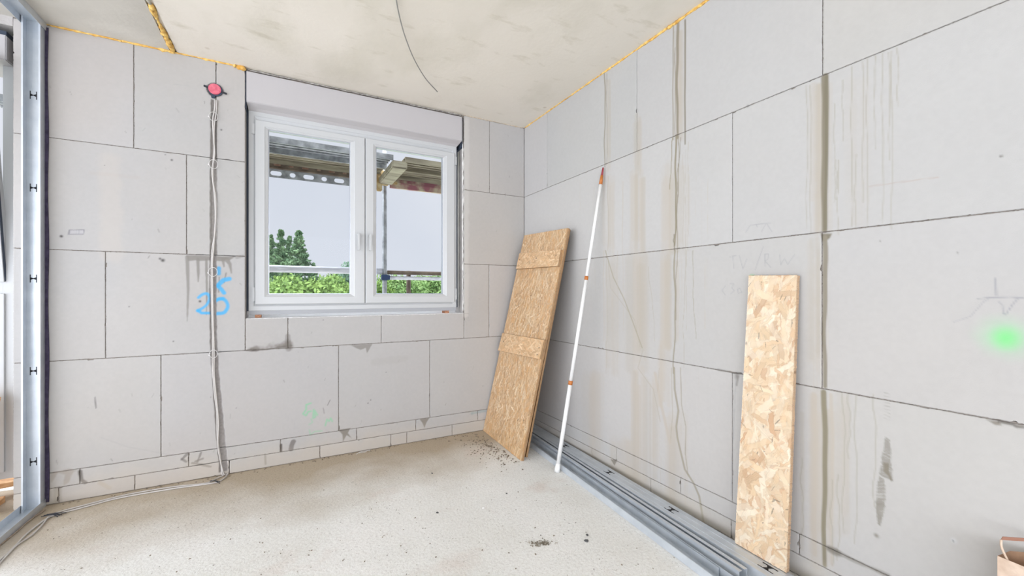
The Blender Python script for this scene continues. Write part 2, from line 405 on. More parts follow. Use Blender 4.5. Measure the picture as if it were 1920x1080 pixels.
def block(gm, cv, u0, u1, v0, v1, step, place, depth=None, gap=.0014, seed=0, skirt=(0, .006, 0)):
    r = np.random.default_rng(seed); nu = max(2, int((u1-u0)/step)+1); nv = max(2, int((v1-v0)/step)+1)
    U, V = np.meshgrid(np.linspace(u0+gap, u1-gap, nu), np.linspace(v0+gap, v1-gap, nv))
    def jit(n, amp=.0016):
        j = np.abs(r.normal(0, amp*.55, n)); k = max(1, n//70)
        for c in r.integers(0, n, k):
            w = r.integers(1, 4); j[max(0, c-w):c+w] += r.uniform(.001, .006)*r.random()
        return j
    V[0] += jit(nu); V[-1] -= jit(nu); U[:, 0] += jit(nv); U[:, -1] -= jit(nv)
    tone = 1+r.normal(0, .012)
    C = cv.sample(U, V)*tone*np.array([1+r.normal(0, .004), 1, 1+r.normal(0, .006)])
    P = place(U, V, depth(U, V) if depth else 0)
    gm.grid(P, C, skirt)
gb = GridMesh()
pb = lambda U, V, d: np.stack([U, np.zeros_like(U)+d, V], -1)
db = lambda U, V: chase_mask(U, V)*.011
X = lambda px: onback(px, 500)[0]
courses = [(zA, H-.004, [DX1, X(251), X(405), WX0]), (zA, H-.004, [WX1, X(918), 0]),
           (zB, zA, [DX1, X(350), WX0]), (zB, zA, [WX1, 0]),
           (zC_, zB, [DX1, X(198), WX0]), (zC_, WZ0, [WX0, X(540), X(715), WX1]), (zC_, zB, [WX1, X(917), 0]),
           (zD, zC_, [DX1, X(302), X(635), X(806), 0]),
           (zE, zD, [DX1, X(150), X(354), X(526), X(669), X(780), X(896), 0]),
           (.002, zE, [DX1, X(110), X(253), X(430), X(600), X(733), X(763), X(848), X(925), 0])]
k = 0
for v0, v1, us in courses:
    for a, b_ in zip(us, us[1:]):
        k += 1; block(gb, cb, a, b_, v0, v1, .0042, pb, db if a < -2.3 and b_ > -2.3 else None, seed=k)
back = gb.build('wall_back', [M['block'], M['mortar'], M['body']]); tag(back, kind='structure')
def append_boxes(o, boxes):
    bm = bmesh.new()
    for (x0, x1, y0, y1, z0, z1, mi) in boxes:
        vs = [bm.verts.new((x, y, z)) for x in (x0, x1) for y in (y0, y1) for z in (z0, z1)]
        for q in ((0,1,3,2),(4,6,7,5),(0,4,5,1),(2,3,7,6),(0,2,6,4),(1,5,7,3)):
            f = bm.faces.new([vs[i] for i in q]); f.material_index = mi
    me = o.data; n0 = len(me.polygons)
    tmp = bpy.data.meshes.new('t'); bm.to_mesh(tmp); bm.free()
    ob2 = bpy.data.objects.new('t', tmp); col.objects.link(ob2)
    bm = bmesh.new(); bm.from_mesh(me); bm.from_mesh(tmp)
    bm.faces.ensure_lookup_table(); bm.to_mesh(me); bm.free()
    bpy.data.objects.remove(ob2); bpy.data.meshes.remove(tmp)
# mortar-coloured layer behind the blocks, then the wall's own thickness
t1 = .030; cu = WX0-.0; cL = -2.40; cR = -2.19
append_boxes(back, [(DX1+.004, cL, .006, .03, 0, H, 1), (cR, WX0-.004, .006, .03, 0, H, 1), (WX0-.01, WX1+.01, .006, .03, 0, WZ0-.004, 1), (WX1+.004, .0, .006, .03, 0, H, 1),
    (cL-.01, cR+.01, .028, .034, 0, H, 2),
    (DX1, WX0, .032, .365, 0, H, 2), (WX0-.01, WX1+.01, .032, .365, 0, WZ0, 2), (WX1, .24, .032, .365, 0, H, 2),
    (WX0-.01, WX1+.01, .02, .365, 2.664, H, 1),
    (-4.5, DX1, 0, .365, 2.63, H, 2), (-6.2, -4.5, 0, .365, 0, H, 2)])
sm = MB(); sm.box(WX0+.002, WX1-.002, .004, .41, WZ0-.0035, WZ0+.0005); sm.box(WX0+.002, WX1-.002, .20, .41, WZ0, WZ0+.019); sm.build('daylight_sill_mortar', noisy(material('daylight_white_mortar', rough=.7), lin((246, 246, 245)), lin((252, 252, 252)), 30), back)  # near-white colour and raised rear strip stand in for daylight under the frame
# smear of white plaster on the right reveal corner
pb_ = MB()
pts = []
for i in range(60):
    z = WZ0+.02+i*(2.42-WZ0)/59
    pts.append((WX1-.002-.004*random.random(), .012+.004*random.random(), z))
pb_.tube(pts, .006, 6, radii=[.003+.006*abs(math.sin(i*.7)*random.random()) for i in range(60)])
pb_.build('plaster_bead', M['plasterw'], back)

# ================================================================== right wall
cr_ = Canvas(-3.6, .02, 0, H, .0022, (187, 185, 182)); texture_wall(cr_, 31, (.015, .0, -.02))
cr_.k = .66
def R(*a): return [onright(a[i], a[i+1]) for i in range(0, len(a), 2)]
TAN = (222, 212, 198); TN2 = (206, 197, 180); BR = (172, 162, 142); BR2 = (150, 142, 120)
r3 = np.random.default_rng(4)
def drip(px, y0, y1, w, c, a, wig=1.5, px1=None, soft=.4):
    px1 = px if px1 is None else px1; n = 14; ph = r3.random()*6; p = []
    for i in range(n+1):
        t = i/n; x = px+(px1-px)*t+wig*math.sin(ph+t*7)*.5+wig*.3*math.sin(ph*2+t*17)
        p.append(onright(x, y0+(y1-y0)*t))
    cr_.stroke(p, w, c, a, soft, w1=w*.75)
# broad washed bands
for (px, y0, y1, wpx, a) in ((1196,215,330,22,.5), (1194,320,470,30,.75), (1194,470,690,44,.6), (1196,690,960,28,.75), (1255,330,470,40,.45), (1254,470,650,34,.75),
                             (1240,640,760,24,.6), (1140,150,320,14,.5), (1140,330,480,26,.4), (1150,480,700,40,.25), (1222,700,900,30,.45), (1120,700,870,50,.3),
                             (1272,60,260,20,.6), (1272,300,470,44,.35), (1262,780,960,50,.4),
                             (1535,160,432,42,.7), (1530,440,730,34,.5), (1532,735,1060,56,.65), (1580,735,1000,60,.3), (1600,150,420,60,.15), (1160,830,900,60,.4)):
    for q in range(11):
        o = r3.normal(0, wpx/4.2); ww = wpx*r3.uniform(.06, .38); yy0, yy1 = y0, y1
        y0 = yy0+(r3.uniform(0, .15)*(yy1-yy0) if yy0 not in (60, 150, 160) else 0); y1 = yy1-r3.uniform(0, .25)*(yy1-yy0)*(r3.random() < .5)
        a_ = onright(px+o-ww/2, 500)[0]; b_ = onright(px+o+ww/2, 500)[0]
        cr_.stroke(R(px+o,y0, px+o+r3.uniform(-1, 1),(y0+y1)/2, px+o,y1), abs(b_-a_), TAN if r3.random() < .8 else TN2, a*.42, .5, .003); y0, y1 = yy0, yy1
# distinct drips
drip(1134, 138, 312, .012, (176,168,148), .8); drip(1138, 138, 310, .006, BR, .6); drip(1140, 330, 470, .006, TN2, .7); drip(1137, 470, 640, .005, TN2, .6, px1=1139)
drip(1270, 40, 258, .019, (168,158,138), .9, 2); drip(1262, 45, 262, .008, (178,168,148), .8, 1); drip(1266, 90, 255, .006, BR, .6); drip(1284.5, 38, 270, .011, (160,152,134), .9, .6)
drip(1268, 254, 460, .012, (168,158,134), .9, 2, 1266); drip(1272, 254, 468, .006, BR, .8, 3, 1270); drip(1276, 258, 440, .004, BR2, .7, 3, 1266); drip(1261, 258, 355, .005, (170,160,130), .9, 1, 1256)
drip(1264, 440, 470, .008, BR2, .8); drip(1285, 280, 470, .003, TN2, .8); drip(1291, 265, 470, .003, TN2, .7, 2); drip(1281, 290, 470, .003, TN2, .6); drip(1300, 470, 470, .003, TN2, .7)
drip(1266, 470, 700, .010, (178,170,148), .85, 3, 1264); drip(1270, 470, 600, .005, BR, .8, 2, 1266); drip(1284, 470, 690, .003, TN2, .8, 3, 1282); drip(1287, 470, 620, .003, TN2, .6)
drip(1299, 470, 560, .004, (190,182,160), .8, 1, 1300); drip(1300, 560, 635, .004, (190,182,160), .8, 1, 1305); drip(1216, 500, 640, .004, TN2, .7, 2, 1229)
cr_.stroke(R(1264,690, 1265,730, 1272,770, 1268,800, 1270,820, 1284,880, 1300,905, 1311,930, 1320,985, 1330,1000), .013, (184,176,156), .8, .4)
cr_.stroke(R(1276,690, 1278,760, 1286,800, 1285,850, 1290,890), .006, (186,178,158), .7, .4); cr_.stroke(R(1259,690, 1261,780, 1257,830), .006, TN2, .7, .4)
cr_.stroke(R(1228,700, 1240,760, 1256,830), .02, TAN, .8, .5); cr_.stroke(R(1236,690, 1233,735), .004, TN2, .7)
cr_.stroke(R(1135,470, 1150,520, 1170,560, 1187,605, 1204,652), .009, (196,188,168), .8, .5); cr_.stroke(R(1140,490, 1145,540, 1190,600, 1200,650), .004, TN2, .7)
cr_.stroke(R(1206,655, 1196,690, 1225,730, 1238,790), .006, TN2, .6)
drip(1137, 640, 700, .005, TN2, .7); drip(1132, 470, 640, .006, TAN, .8); drip(1158, 470, 700, .004, TAN, .8); drip(1168, 340, 620, .005, TAN, .7)
drip(1547, 144, 432, .026, (160,152,132), .95, 1.5, 1546, .25); drip(1550, 144, 430, .014, (150,143,122), .8, 1.5, 1548, .3)
cr_.poly(R(1539,438, 1560,438, 1556,446, 1549,452, 1541,452), (150,143,124), .95, .005, .003)
drip(1546, 445, 725, .018, (168,160,142), .95, 3, 1547, .25); drip(1546, 735, 1060, .020, (164,156,132), .95, 2.5, 1546, .3); drip(1528, 740, 1040, .02, TAN, .8, 3); drip(1560, 740, 1060, .012, TAN, .8, 3)
for (px, y0, y1) in ((1565,195,380), (1571,300,440), (1568,300,375), (1580,150,265), (1597,125,425), (1604,290,430), (1618,115,380), (1626,110,425), (1640,105,280), (1655,100,420), (1668,98,300), (1672,96,430), (1513,160,430), (1520,160,440), (1683,90,200)):
    drip(px, y0, y1, .0035, (196,189,172), .6, 2.5)
for (px, y0, y1) in ((1582,737,1000), (1592,740,860), (1605,740,1020), (1572,890,1050), (1504,860,1010), (1560,900,1060), (1640,740,950)):
    drip(px, y0, y1, .005, (200,194,178), .6, 5)
for i in range(46):
    px = r3.uniform(1060, 1330); c0 = r3.choice([330, 480, 690, 850]); drip(px, c0+r3.uniform(0, 20), c0+r3.uniform(60, 150), .0022, TAN, r3.uniform(.3, .8), 1)
# mortar smears and lumps
for i in range(26):
    t = i/25; u, v = onright(1664-3*t+r3.uniform(-1.5, 1.5), 826+72*t); cr_.stroke([(u-.012*(.4+t), v+.002), (u+.012*(.4+t), v+.008)], .005, (150,144,130), .6, .5)
cr_.poly(R(1656,866, 1668,868, 1667,884, 1674,900, 1671,903, 1665,892, 1656,884), (160,152,136), .9, .004, .003)
for i in range(30):
    t = i/29; u, v = onright(1653-5*t, 898+86*t); w = .003+.009*abs(math.sin(min(1, .1+t*.95)*math.pi))*r3.uniform(.7, 1.2); cr_.stroke([(u-w, v), (u+w*.9, v+.004)], .005, (158,152,138), .7, .5, .002)
cr_.blob(*onright(1643, 1004), .014, .014, (160,152,136), .9, .004)
for i in range(9):
    u, v = onright(1663, 738+i*6); cr_.stroke([(u-.008, v), (u+.008, v+.002)], .002, (180,176,168), .6)
cr_.stroke(R(1555,1028, 1600,1050, 1640,1068, 1665,1080), .016, (160,154,142), .6, .5, .006); cr_.stroke(R(1556,1030, 1566,1035), .03, (150,144,132), .7, .5, .006)
cr_.poly(R(1847,786, 1858,788, 1874,790, 1879,798, 1866,797), (158,150,138), .9, .004, .003)
cr_.stroke(R(1874,790, 1900,796, 1906,800, 1920,801), .012, (120,114,106), .8, .5, .004); cr_.blob(*onright(1912, 798), .02, .008, (158,150,138), .9, .004)
cr_.blob(*onright(1788, 1013), .012, .014, (240,240,240), .9, .003); cr_.blob(*onright(1787.5, 1014.5), .004, .004, (50,50,50), 1)
cr_.blob(*onright(1026, 347), .022, .022, (168,162,154), .8, .012); cr_.blob(*onright(1382, 706), .022, .03, (160,156,150), .85, .012)
cr_.stroke(R(1373,699, 1390,700), .006, (70,66,64), .9); cr_.stroke(R(1345,693, 1372,698), .008, (160,156,150), .7, .5, .004); cr_.stroke(R(1384,706, 1381,722), .01, (170,166,160), .7)
cr_.poly(R(1145,861, 1158,862, 1152,873), (150,144,134), .9, .004, .002); cr_.blob(*onright(1402, 199), .012, .01, (130,126,120), .8, .004)
cr_.blob(*onright(1877, 293), .006, .006, (110,100,90), .9); cr_.blob(*onright(1650, 452), .004, .004, (110,104,96), .9); cr_.blob(*onright(1795, 474), .004, .004, (120,114,106), .8)
cr_.stroke(R(1380,705, 1372,880, 1371,930), .003, (190,190,192), .6); cr_.stroke(R(1630,350, 1640,348, 1700,340, 1760,332), .003, (214,196,186), .7)
cr_.stroke(R(1240,37, 1238,52), .006, (150,144,130), .7)
# pencil notes
PC = (186, 184, 190); pl = lambda *a, w=.0032, al=.55: cr_.stroke(R(*a), w, PC, al, .8)
pl(1368,482, 1380,479); pl(1374,480, 1376,503); pl(1386,479, 1393,504, 1400,486); pl(1431,462, 1416,506); pl(1434,477, 1435,500); pl(1434,477, 1441,476, 1440,486, 1434,489, 1445,501)
pl(1462,478, 1464,497, 1471,485, 1477,496, 1490,477); pl(1360,536, 1354,545, 1360,553); pl(1368,532, 1376,532, 1372,540, 1377,545, 1370,551); pl(1383,542, 1387,540, 1391,548, 1384,550, 1383,542)
pl(1398,436, 1407,422, 1446,418); pl(1418,421, 1420,426); pl(1436,420, 1428,434); pl(1438,420, 1447,434)
pl(1866,522, 1868,554, w=.004, al=.9); pl(1832,560, 1856,558, 1895,557, 1920,559, w=.003, al=.9); pl(1788,604, 1820,593, 1845,565, 1856,558, w=.003); pl(1880,576, 1881,588, 1886,590, 1897,573, 1908,560, w=.003, al=.9); pl(1872,565, 1880,573)
# green spray dot
cr_.k = .8; u, v = onright(1886, 634); cr_.blob(u, v, .085, .085, (176, 232, 184), .6, .01); cr_.blob(u, v, .045, .05, (130, 240, 140), .75)
cr_.blob(*onright(1410, 517), .02, .012, (150, 232, 150), .6); cr_.k = .66
n = fbm(cr_.h, cr_.w, 3, 30, 4, 22); vv = np.arange(cr_.h)[:, None]*cr_.res
m = np.clip((.07+.10*n-vv)/.10, 0, 1)[..., None]*.4; cr_.c = cr_.c*(1-m)+lin((200, 190, 174))*m
gr = GridMesh()
pr = lambda U, V, d: np.stack([np.zeros_like(U)+d, U, V], -1)
Y = lambda px: onright(px, 500)[0]
YE = -3.6
rc = [(zA, H-.004, [YE, Y(1542), Y(1194), Y(1026), 0]), (zB, zA, [YE, Y(1373), 0]), (zC_, zB, [YE, Y(1541), 0]), (zD, zC_, [YE, Y(1373), 0]),
      (zE, zD, [YE, -2.9, -2.3, Y(1276), Y(1155.6), -.6, 0]), (.002, zE, [YE, -3.1, -2.6, Y(1371), Y(1220), -.95, -.4, 0])]
k = 100
for v0, v1, us in rc:
    for a, b_ in zip(us, us[1:]):
        k += 1; block(gr, cr_, a, b_, v0, v1, .0040, pr, None, seed=k, skirt=(.006, 0, 0))
right = gr.build('wall_right', [M['block'], M['mortar'], M['body']]); tag(right, kind='structure')
append_boxes(right, [(.006, .03, YE, 0, 0, H, 1), (.031, .24, YE, .365, 0, H, 2), (0, .24, -9.0, YE-.002, 0, H, 2)])

# ================================================================== floor and ceiling
def floor_material():
    m = material('raw_concrete_floor', rough=.92); t = m.node_tree; p = t.nodes['Principled BSDF']; p.inputs['Specular IOR Level'].default_value = .2
    n_ = t.nodes.new; l_ = t.links.new
    g = n_('ShaderNodeTexCoord').outputs['Object']
    def noise(sc, de, off=0, ro=.55):
        mp = n_('ShaderNodeMapping'); mp.inputs['Location'].default_value = (off, off*.7, 0); l_(g, mp.inputs[0])
        a = n_('ShaderNodeTexNoise'); a.inputs['Scale'].default_value = sc; a.inputs['Detail'].default_value = de; a.inputs['Roughness'].default_value = ro
        l_(mp.outputs[0], a.inputs['Vector']); return a.outputs['Fac']
    def ramp(f, *st):
        r = n_('ShaderNodeValToRGB'); e = r.color_ramp.elements
        while len(e) < len(st): e.new(.5)
        for q, (po, c) in zip(e, st): q.position = po; q.color = (*c, 1)
        l_(f, r.inputs[0]); return r.outputs[0]
    def mix(f, a, b, mode='MIX'):
        x = n_('ShaderNodeMix'); x.data_type = 'RGBA'; x.blend_type = mode
        for i, v in ((0, f), (6, a), (7, b)):
            if hasattr(v, 'links'): l_(v, x.inputs[i])
            elif i: x.inputs[i].default_value = (*v, 1)
            else: x.inputs[i].default_value = v
        return x.outputs[2]
    def mr(f, a, b, c=0, d=1):
        x = n_('ShaderNodeMapRange'); x.inputs[1].default_value = a; x.inputs[2].default_value = b; x.inputs[3].default_value = c; x.inputs[4].default_value = d
        l_(f, x.inputs[0]); return x.outputs[0]
    base = ramp(noise(1.6, 6), (.3, lin((238, 237, 232))), (.5, lin((246, 246, 243))), (.7, lin((252, 251, 249))))
    fine = ramp(noise(75, 8, 3, .75), (.32, lin((206, 200, 192))), (.48, lin((242, 241, 238))), (.66, lin((254, 253, 251))))
    c = mix(.55, base, fine, 'MULTIPLY')
    # sandy dust lying along the outer wall
    sx = n_('ShaderNodeSeparateXYZ'); l_(g, sx.inputs[0])
    ad = n_('ShaderNodeMath'); ad.operation = 'ADD'; l_(sx.outputs['Y'], ad.inputs[0]); l_(mr(noise(1.5, 5, 9), .2, .8, -.35, .45), ad.inputs[1])
    c = mix(mr(ad.outputs[0], -.80, -.12, 0, .9), c, mix(.5, lin((182, 166, 142)), fine, 'MULTIPLY'))
    # pinkish smears
    c = mix(mr(noise(2.3, 4, 20), .60, .75, 0, .35), c, lin((206, 180, 164)))
    # pits and grit
    v = n_('ShaderNodeTexVoronoi'); v.inputs['Scale'].default_value = 26; v.inputs['Randomness'].default_value = 1; l_(g, v.inputs['Vector'])
    sp = mr(v.outputs['Distance'], .06, .12, 1, 0); pn = mr(noise(9, 3, 33), .52, .60)
    mm = n_('ShaderNodeMath'); mm.operation = 'MULTIPLY'; l_(sp, mm.inputs[0]); l_(pn, mm.inputs[1])
    c = mix(mm.outputs[0], c, lin((128, 120, 110)))
    v2 = n_('ShaderNodeTexVoronoi'); v2.inputs['Scale'].default_value = 90; l_(g, v2.inputs['Vector'])
    sp2 = mr(v2.outputs['Distance'], .10, .2, .6, 0); pn2 = mr(noise(5, 3, 43), .5, .58)
    m2 = n_('ShaderNodeMath'); m2.operation = 'MULTIPLY'; l_(sp2, m2.inputs[0]); l_(pn2, m2.inputs[1])
    c = mix(m2.outputs[0], c, lin((140, 132, 122)))
    l_(c, p.inputs['Base Color'])
    hs = n_('ShaderNodeMath'); hs.operation = 'ADD'; l_(noise(14, 8, 50, .7), hs.inputs[0]); l_(noise(70, 5, 60, .7), hs.inputs[1])
    b = n_('ShaderNodeBump'); b.inputs['Strength'].default_value = .5; b.inputs['Distance'].default_value = .012
    l_(hs.outputs[0], b.inputs['Height']); l_(b.outputs[0], p.inputs['Normal'])
    return m
fl = MB(); fl.box(-6.2, .24, -9.0, .365, -.25, 0); fl = fl.build('floor', floor_material()); tag(fl, kind='structure')
def ceiling_material():
    m = material('precast_concrete_ceiling', rough=.85); t = m.node_tree; p = t.nodes['Principled BSDF']; p.inputs['Specular IOR Level'].default_value = .25
    n_ = t.nodes.new; l_ = t.links.new; g = n_('ShaderNodeTexCoord').outputs['Object']
    def noise(sc, de, off=0, st=(1, 1, 1), ro=.55):
        mp = n_('ShaderNodeMapping'); mp.inputs['Location'].default_value = (off, off*.7, 0); mp.inputs['Scale'].default_value = st; l_(g, mp.inputs[0])
        a = n_('ShaderNodeTexNoise'); a.inputs['Scale'].default_value = sc; a.inputs['Detail'].default_value = de; a.inputs['Roughness'].default_value = ro
        l_(mp.outputs[0], a.inputs['Vector']); return a.outputs['Fac']
    def mr(f, a, b, c=0, d=1):
        x = n_('ShaderNodeMapRange'); x.inputs[1].default_value = a; x.inputs[2].default_value = b; x.inputs[3].default_value = c; x.inputs[4].default_value = d
        l_(f, x.inputs[0]); return x.outputs[0]
    def mix(f, a, b, mode='MIX'):
        x = n_('ShaderNodeMix'); x.data_type = 'RGBA'; x.blend_type = mode
        for i, v in ((0, f), (6, a), (7, b)):
            if hasattr(v, 'links'): l_(v, x.inputs[i])
            elif i: x.inputs[i].default_value = (*v, 1)
            else: x.inputs[i].default_value = v
        return x.outputs[2]
    c = mix(mr(noise(.9, 5), .35, .65), lin((228, 222, 210)), lin((237, 231, 220)))
    c = mix(mr(noise(3.5, 6, 7, (1, .5, 1)), .5, .72, 0, .45), c, lin((208, 203, 186)))
    c = mix(mr(noise(7, 5, 17, (.6, 1.6, 1)), .60, .72, 0, .35), c, lin((184, 176, 150)))
    v = n_('ShaderNodeTexVoronoi'); v.inputs['Scale'].default_value = 5.5; l_(g, v.inputs['Vector'])
    sp = mr(v.outputs['Distance'], .03, .11, .5, 0); pn = mr(noise(2, 3, 33), .5, .58)
    mm = n_('ShaderNodeMath'); mm.operation = 'MULTIPLY'; l_(sp, mm.inputs[0]); l_(pn, mm.inputs[1])
    c = mix(mm.outputs[0], c, lin((168, 150, 118)))
    l_(c, p.inputs['Base Color'])
    b = n_('ShaderNodeBump'); b.inputs['Strength'].default_value = .25; b.inputs['Distance'].default_value = .004
    l_(noise(40, 5, 50), b.inputs['Height']); l_(b.outputs[0], p.inputs['Normal'])
    return m
cm_ = ceiling_material()
c = MB(); c.box(-2.492, .24, -9.0, .365, H, H+.2); c.box(-6.2, -2.528, -9.0, .365, H, H+.2, mi=1); c.box(-2.53, -2.49, -9.0, .365, H+.012, H+.2)
cm2 = noisy(material('precast_concrete_darker', rough=.85), lin((196, 192, 183)), lin((212, 208, 199)), 3, bump=.15, bscale=40)
ceil = c.build('ceiling', [cm_, cm2]); tag(ceil, kind='structure')

def foam_bead(pts, r, seed, n=9, amp=.5, squash=None):
    rr = random.Random(seed); P = [Vector(p) for p in pts]; out_ = []; rad = []
    for a, b_ in zip(P, P[1:]):
        k = max(1, int((b_-a).length/.012))
        for i in range(k): out_.append(a.lerp(b_, i/k))
    out_.append(P[-1]); ph = rr.random()*9
    for i, q in enumerate(out_):
        w = .75+.35*math.sin(ph+i*.33)*math.sin(i*.11+ph*2)+amp*(rr.random()-.5)+ (.6 if rr.random() < .04 else 0)
        rad.append(max(.15, w)*r); q += Vector((rr.uniform(-1, 1), rr.uniform(-1, 1), rr.uniform(-1, 1)))*r*.25
    return out_, rad
def foam(name, specs):
    m = MB()
    for i, (pts, r) in enumerate(specs):
        a, rad = foam_bead(pts, r, i*7+3); m.tube(a, r, 8, radii=rad)
    return m
f1 = foam('f', [([(-3.07, .0, H-.002), (-2.142, .0, H-.002)], .007), ([(-3.0, -.002, H-.001), (-2.75, -.002, H-.004)], .006), ([(-2.75, -.002, H-.003), (-2.5, -.002, H-.002)], .009),
                ([(-2.20, -.004, H-.006), (-2.135, -.004, H-.008)], .016)])
tag(f1.build('trim_1', M['foam']), kind='structure')
f2 = foam('f', [([(.0, -.01, H-.002), (.0, -3.6, H-.002)], .006), ([(-.001, -.9, H-.004), (-.001, -1.7, H-.006)], .007), ([(-.001, -1.45, H-.008), (-.001, -2.6, H-.008)], .008), ([(0, -.02, H-.004), (0, -.4, H-.004)], .005)])
tag(f2.build('trim_2', M['foam']), kind='structure')
f3 = foam('f', [([(-2.512, -.0, H-.001), (-2.512, -.47, H+.003)], .014), ([(-2.508, -.02, H-.002), (-2.508, -.2, H)], .012)])
tag(f3.build('trim_3', M['foam']), kind='structure')
f4 = foam('f', [([(WX1, -.0, H-.002), (-.01, 0, H-.002)], .0045)])
tag(f4.build('trim_4', noisy(material('dusty_foam', rough=.9), lin((190, 170, 140)), lin((214, 204, 190)), 40)), kind='structure')
f5 = foam('f', [([(WX0+.01, .008, H-.008), (-1.3, .008, H-.006), (WX1-.02, .008, H-.005)], .006)])
tag(f5.build('trim_5', noisy(material('mortar_bead', rough=.9), lin((130, 126, 120)), lin((184, 180, 174)), 40)), kind='structure')
f6 = foam('f', [([(-2.512, -.48, H+.006), (-2.512, -3.0, H+.006)], .016)])
tag(f6.build('trim_6', noisy(material('joint_mortar', rough=.9), lin((168, 164, 150)), lin((196, 192, 178)), 30)), kind='structure')

# ================================================================== window 1
FY = .06
win = empty('window_1', (-1.37, FY, 1.04)); tag(win, kind='structure')
fx0, fx1, fz0, fz1 = -2.121, -.628, 1.062, 2.425
MB().sweep_frame(fx0, fx1, fz0, fz1, [(0, FY), (.030, FY), (.034, FY+.004), (.060, FY+.012), (.060, FY+.075), (0, FY+.075)]).build('window_frame', M['pvc'], win, bevel=.002)
MB().box(fx0+.004, fx1-.004, FY+.004, FY+.07, fz0-.027, fz0).build('base_profile', M['greyp'], win)
def sash(x0, x1, z0, z1, gx0, gx1, gz0, gz1, hx, side):
    y = FY-.016
    s_ = MB(); ix = (gx0-x0+x1-gx1)/2
    # outer body with a stepped glazing bead
    def L4(dx, dz, yy, s_=s_):
        return [s_.bm.verts.new(p) for p in ((x0+(gx0-x0)*dx, yy, z0+(gz0-z0)*dz), (x1-(x1-gx1)*dx, yy, z0+(gz0-z0)*dz), (x1-(x1-gx1)*dx, yy, z1-(z1-gz1)*dz), (x0+(gx0-x0)*dx, yy, z1-(z1-gz1)*dz))]
    pr_ = [(0, y+.004), (.05, y), (.72, y), (.76, y+.003), (.97, y+.010), (1.0, y+.016), (1.0, y+.06), (0, y+.06)]
    lo = [L4(d, d, yy) for d, yy in pr_]
    for a, b_ in zip(lo, lo[1:]+lo[:1]):
        for q in range(4): s_.bm.faces.new([a[q], a[(q+1) % 4], b_[(q+1) % 4], b_[q]])
    so_ = s_.build('sash', M['pvc'], win, bevel=.0012)
    MB().box(gx0-.008, gx1+.008, y+.026, y+.030, gz0-.008, gz1+.008).build('glass_pane', M['glass'], so_)
    MB().sweep_frame(gx0-.001, gx1+.001, gz0-.001, gz1+.001, [(0, y+.018), (.005, y+.018), (.005, y+.034), (0, y+.034)]).build('spacer_bar', M['alu'], so_)
    h = MB(); h.box(hx-.014, hx+.014, y-.008, y, 1.545, 1.635, bev=.003)
    h.box(hx-.009, hx+.009, y-.046, y-.008, 1.608, 1.626, bev=.002); h.box(hx-.010, hx+.010, y-.052, y-.036, 1.500, 1.628, bev=.004)
    h.build('window_handle', M['pvc'], so_)
    for zz, l in ((z0+.02, .10), (z1-.10, .075)):
        hb = MB(); hh = x0-.010 if side < 0 else x1+.010
        hb.box(hh-.009, hh+.009, FY-.014, FY+.003, zz, zz+l, bev=.004)
        hb.build('hinge', M['pvc'], so_)
    return so_
sash(-2.083, -1.370, 1.105, 2.362, -2.004, -1.474, 1.176, 2.312, -1.421, -1)
sash(-1.366, -.648, 1.105, 2.362, -1.287, -.750, 1.176, 2.312, -1.337, 1)
b = MB()   # roller shutter box with a coved lower lip
pf = [(-.002, 2.657), (-.002, 2.462), (.004, 2.456), (.022, 2.447), (.042, 2.436), (.056, 2.424), (.062, 2.420), (.30, 2.420), (.30, 2.657)]
A_ = [b.bm.verts.new((-2.128 if z > 2.458 else -2.128+(2.458-z)*.2, y_, z)) for y_, z in pf]
B_ = [b.bm.verts.new((-.603 if z > 2.458 else -.603-(2.458-z)*.65, y_, z)) for y_, z in pf]
nn = len(pf); b.bm.faces.new(A_); b.bm.faces.new(B_[::-1])
for i in range(nn): b.bm.faces.new([A_[i], B_[i], B_[(i+1) % nn], A_[(i+1) % nn]])
b.build('roller_shutter_box', M['pvc2'], win)
g = MB(); g.box(-2.133, -2.122, FY+.012, FY+.07, 1.06, 2.43); g.box(-.627, -.600, FY+.05, FY+.07, 1.06, 2.43); g.box(-2.134, -2.129, .004, .2, 2.41, 2.66); g.box(-.602, -.586, .03, .2, 2.41, 2.66)
g.build('sealing_strip', M['seal'], win)
for i, px in enumerate((484, 837)):
    u, v = onback(px, 592, FY+.01); w = MB()
    w.prism([(u-.018, WZ0+.0), (u+.018, WZ0+.0), (u+.018, 1.035), (u-.018, 1.0345)], FY-.004, FY+.07)
    o = w.build('wooden_wedge', M['wedge'])
    tag(o, ['small wooden wedge under the left end of the window frame', 'small wooden wedge under the right end of the window frame'][i], 'wedge', 'wedges under the window frame')

# ================================================================== window 2: tall door element in the left opening, its upper sash tilted in
w2 = empty('window_2', (-3.8, .1, .155)); tag(w2, kind='structure')
y0 = .09
m = MB(); m.sweep_frame(-4.42, -3.222, .155, 2.54, [(0, y0), (.05, y0), (.05, y0+.075), (0, y0+.075)]); m.box(-4.37, -3.27, y0, y0+.07, 1.17, 1.25)
m.build('window_frame', M['pvc'], w2, bevel=.002)
l_s = MB(); l_s.sweep_frame(-4.37, -3.262, .195, 1.18, [(0, y0-.012), (.038, y0-.012), (.038, y0+.05), (0, y0+.05)]).build('lower_panel_frame', M['pvc'], w2, bevel=.002)
MB().box(-4.34, -3.30, y0+.01, y0+.014, .22, 1.15).build('glass_pane', M['glass'], w2)
ts = MB(); ts.sweep_frame(-4.38, -3.262, 0, 1.22, [(0, -.012), (.07, -.012), (.07, .05), (0, .05)])
Tm = Matrix.Translation((0, y0, 1.245)) @ Matrix.Rotation(math.radians(7.5), 4, 'X')
bmesh.ops.transform(ts.bm, matrix=Tm, verts=ts.bm.verts); tso = ts.build('tilted_sash', M['pvc'], w2, bevel=.002)
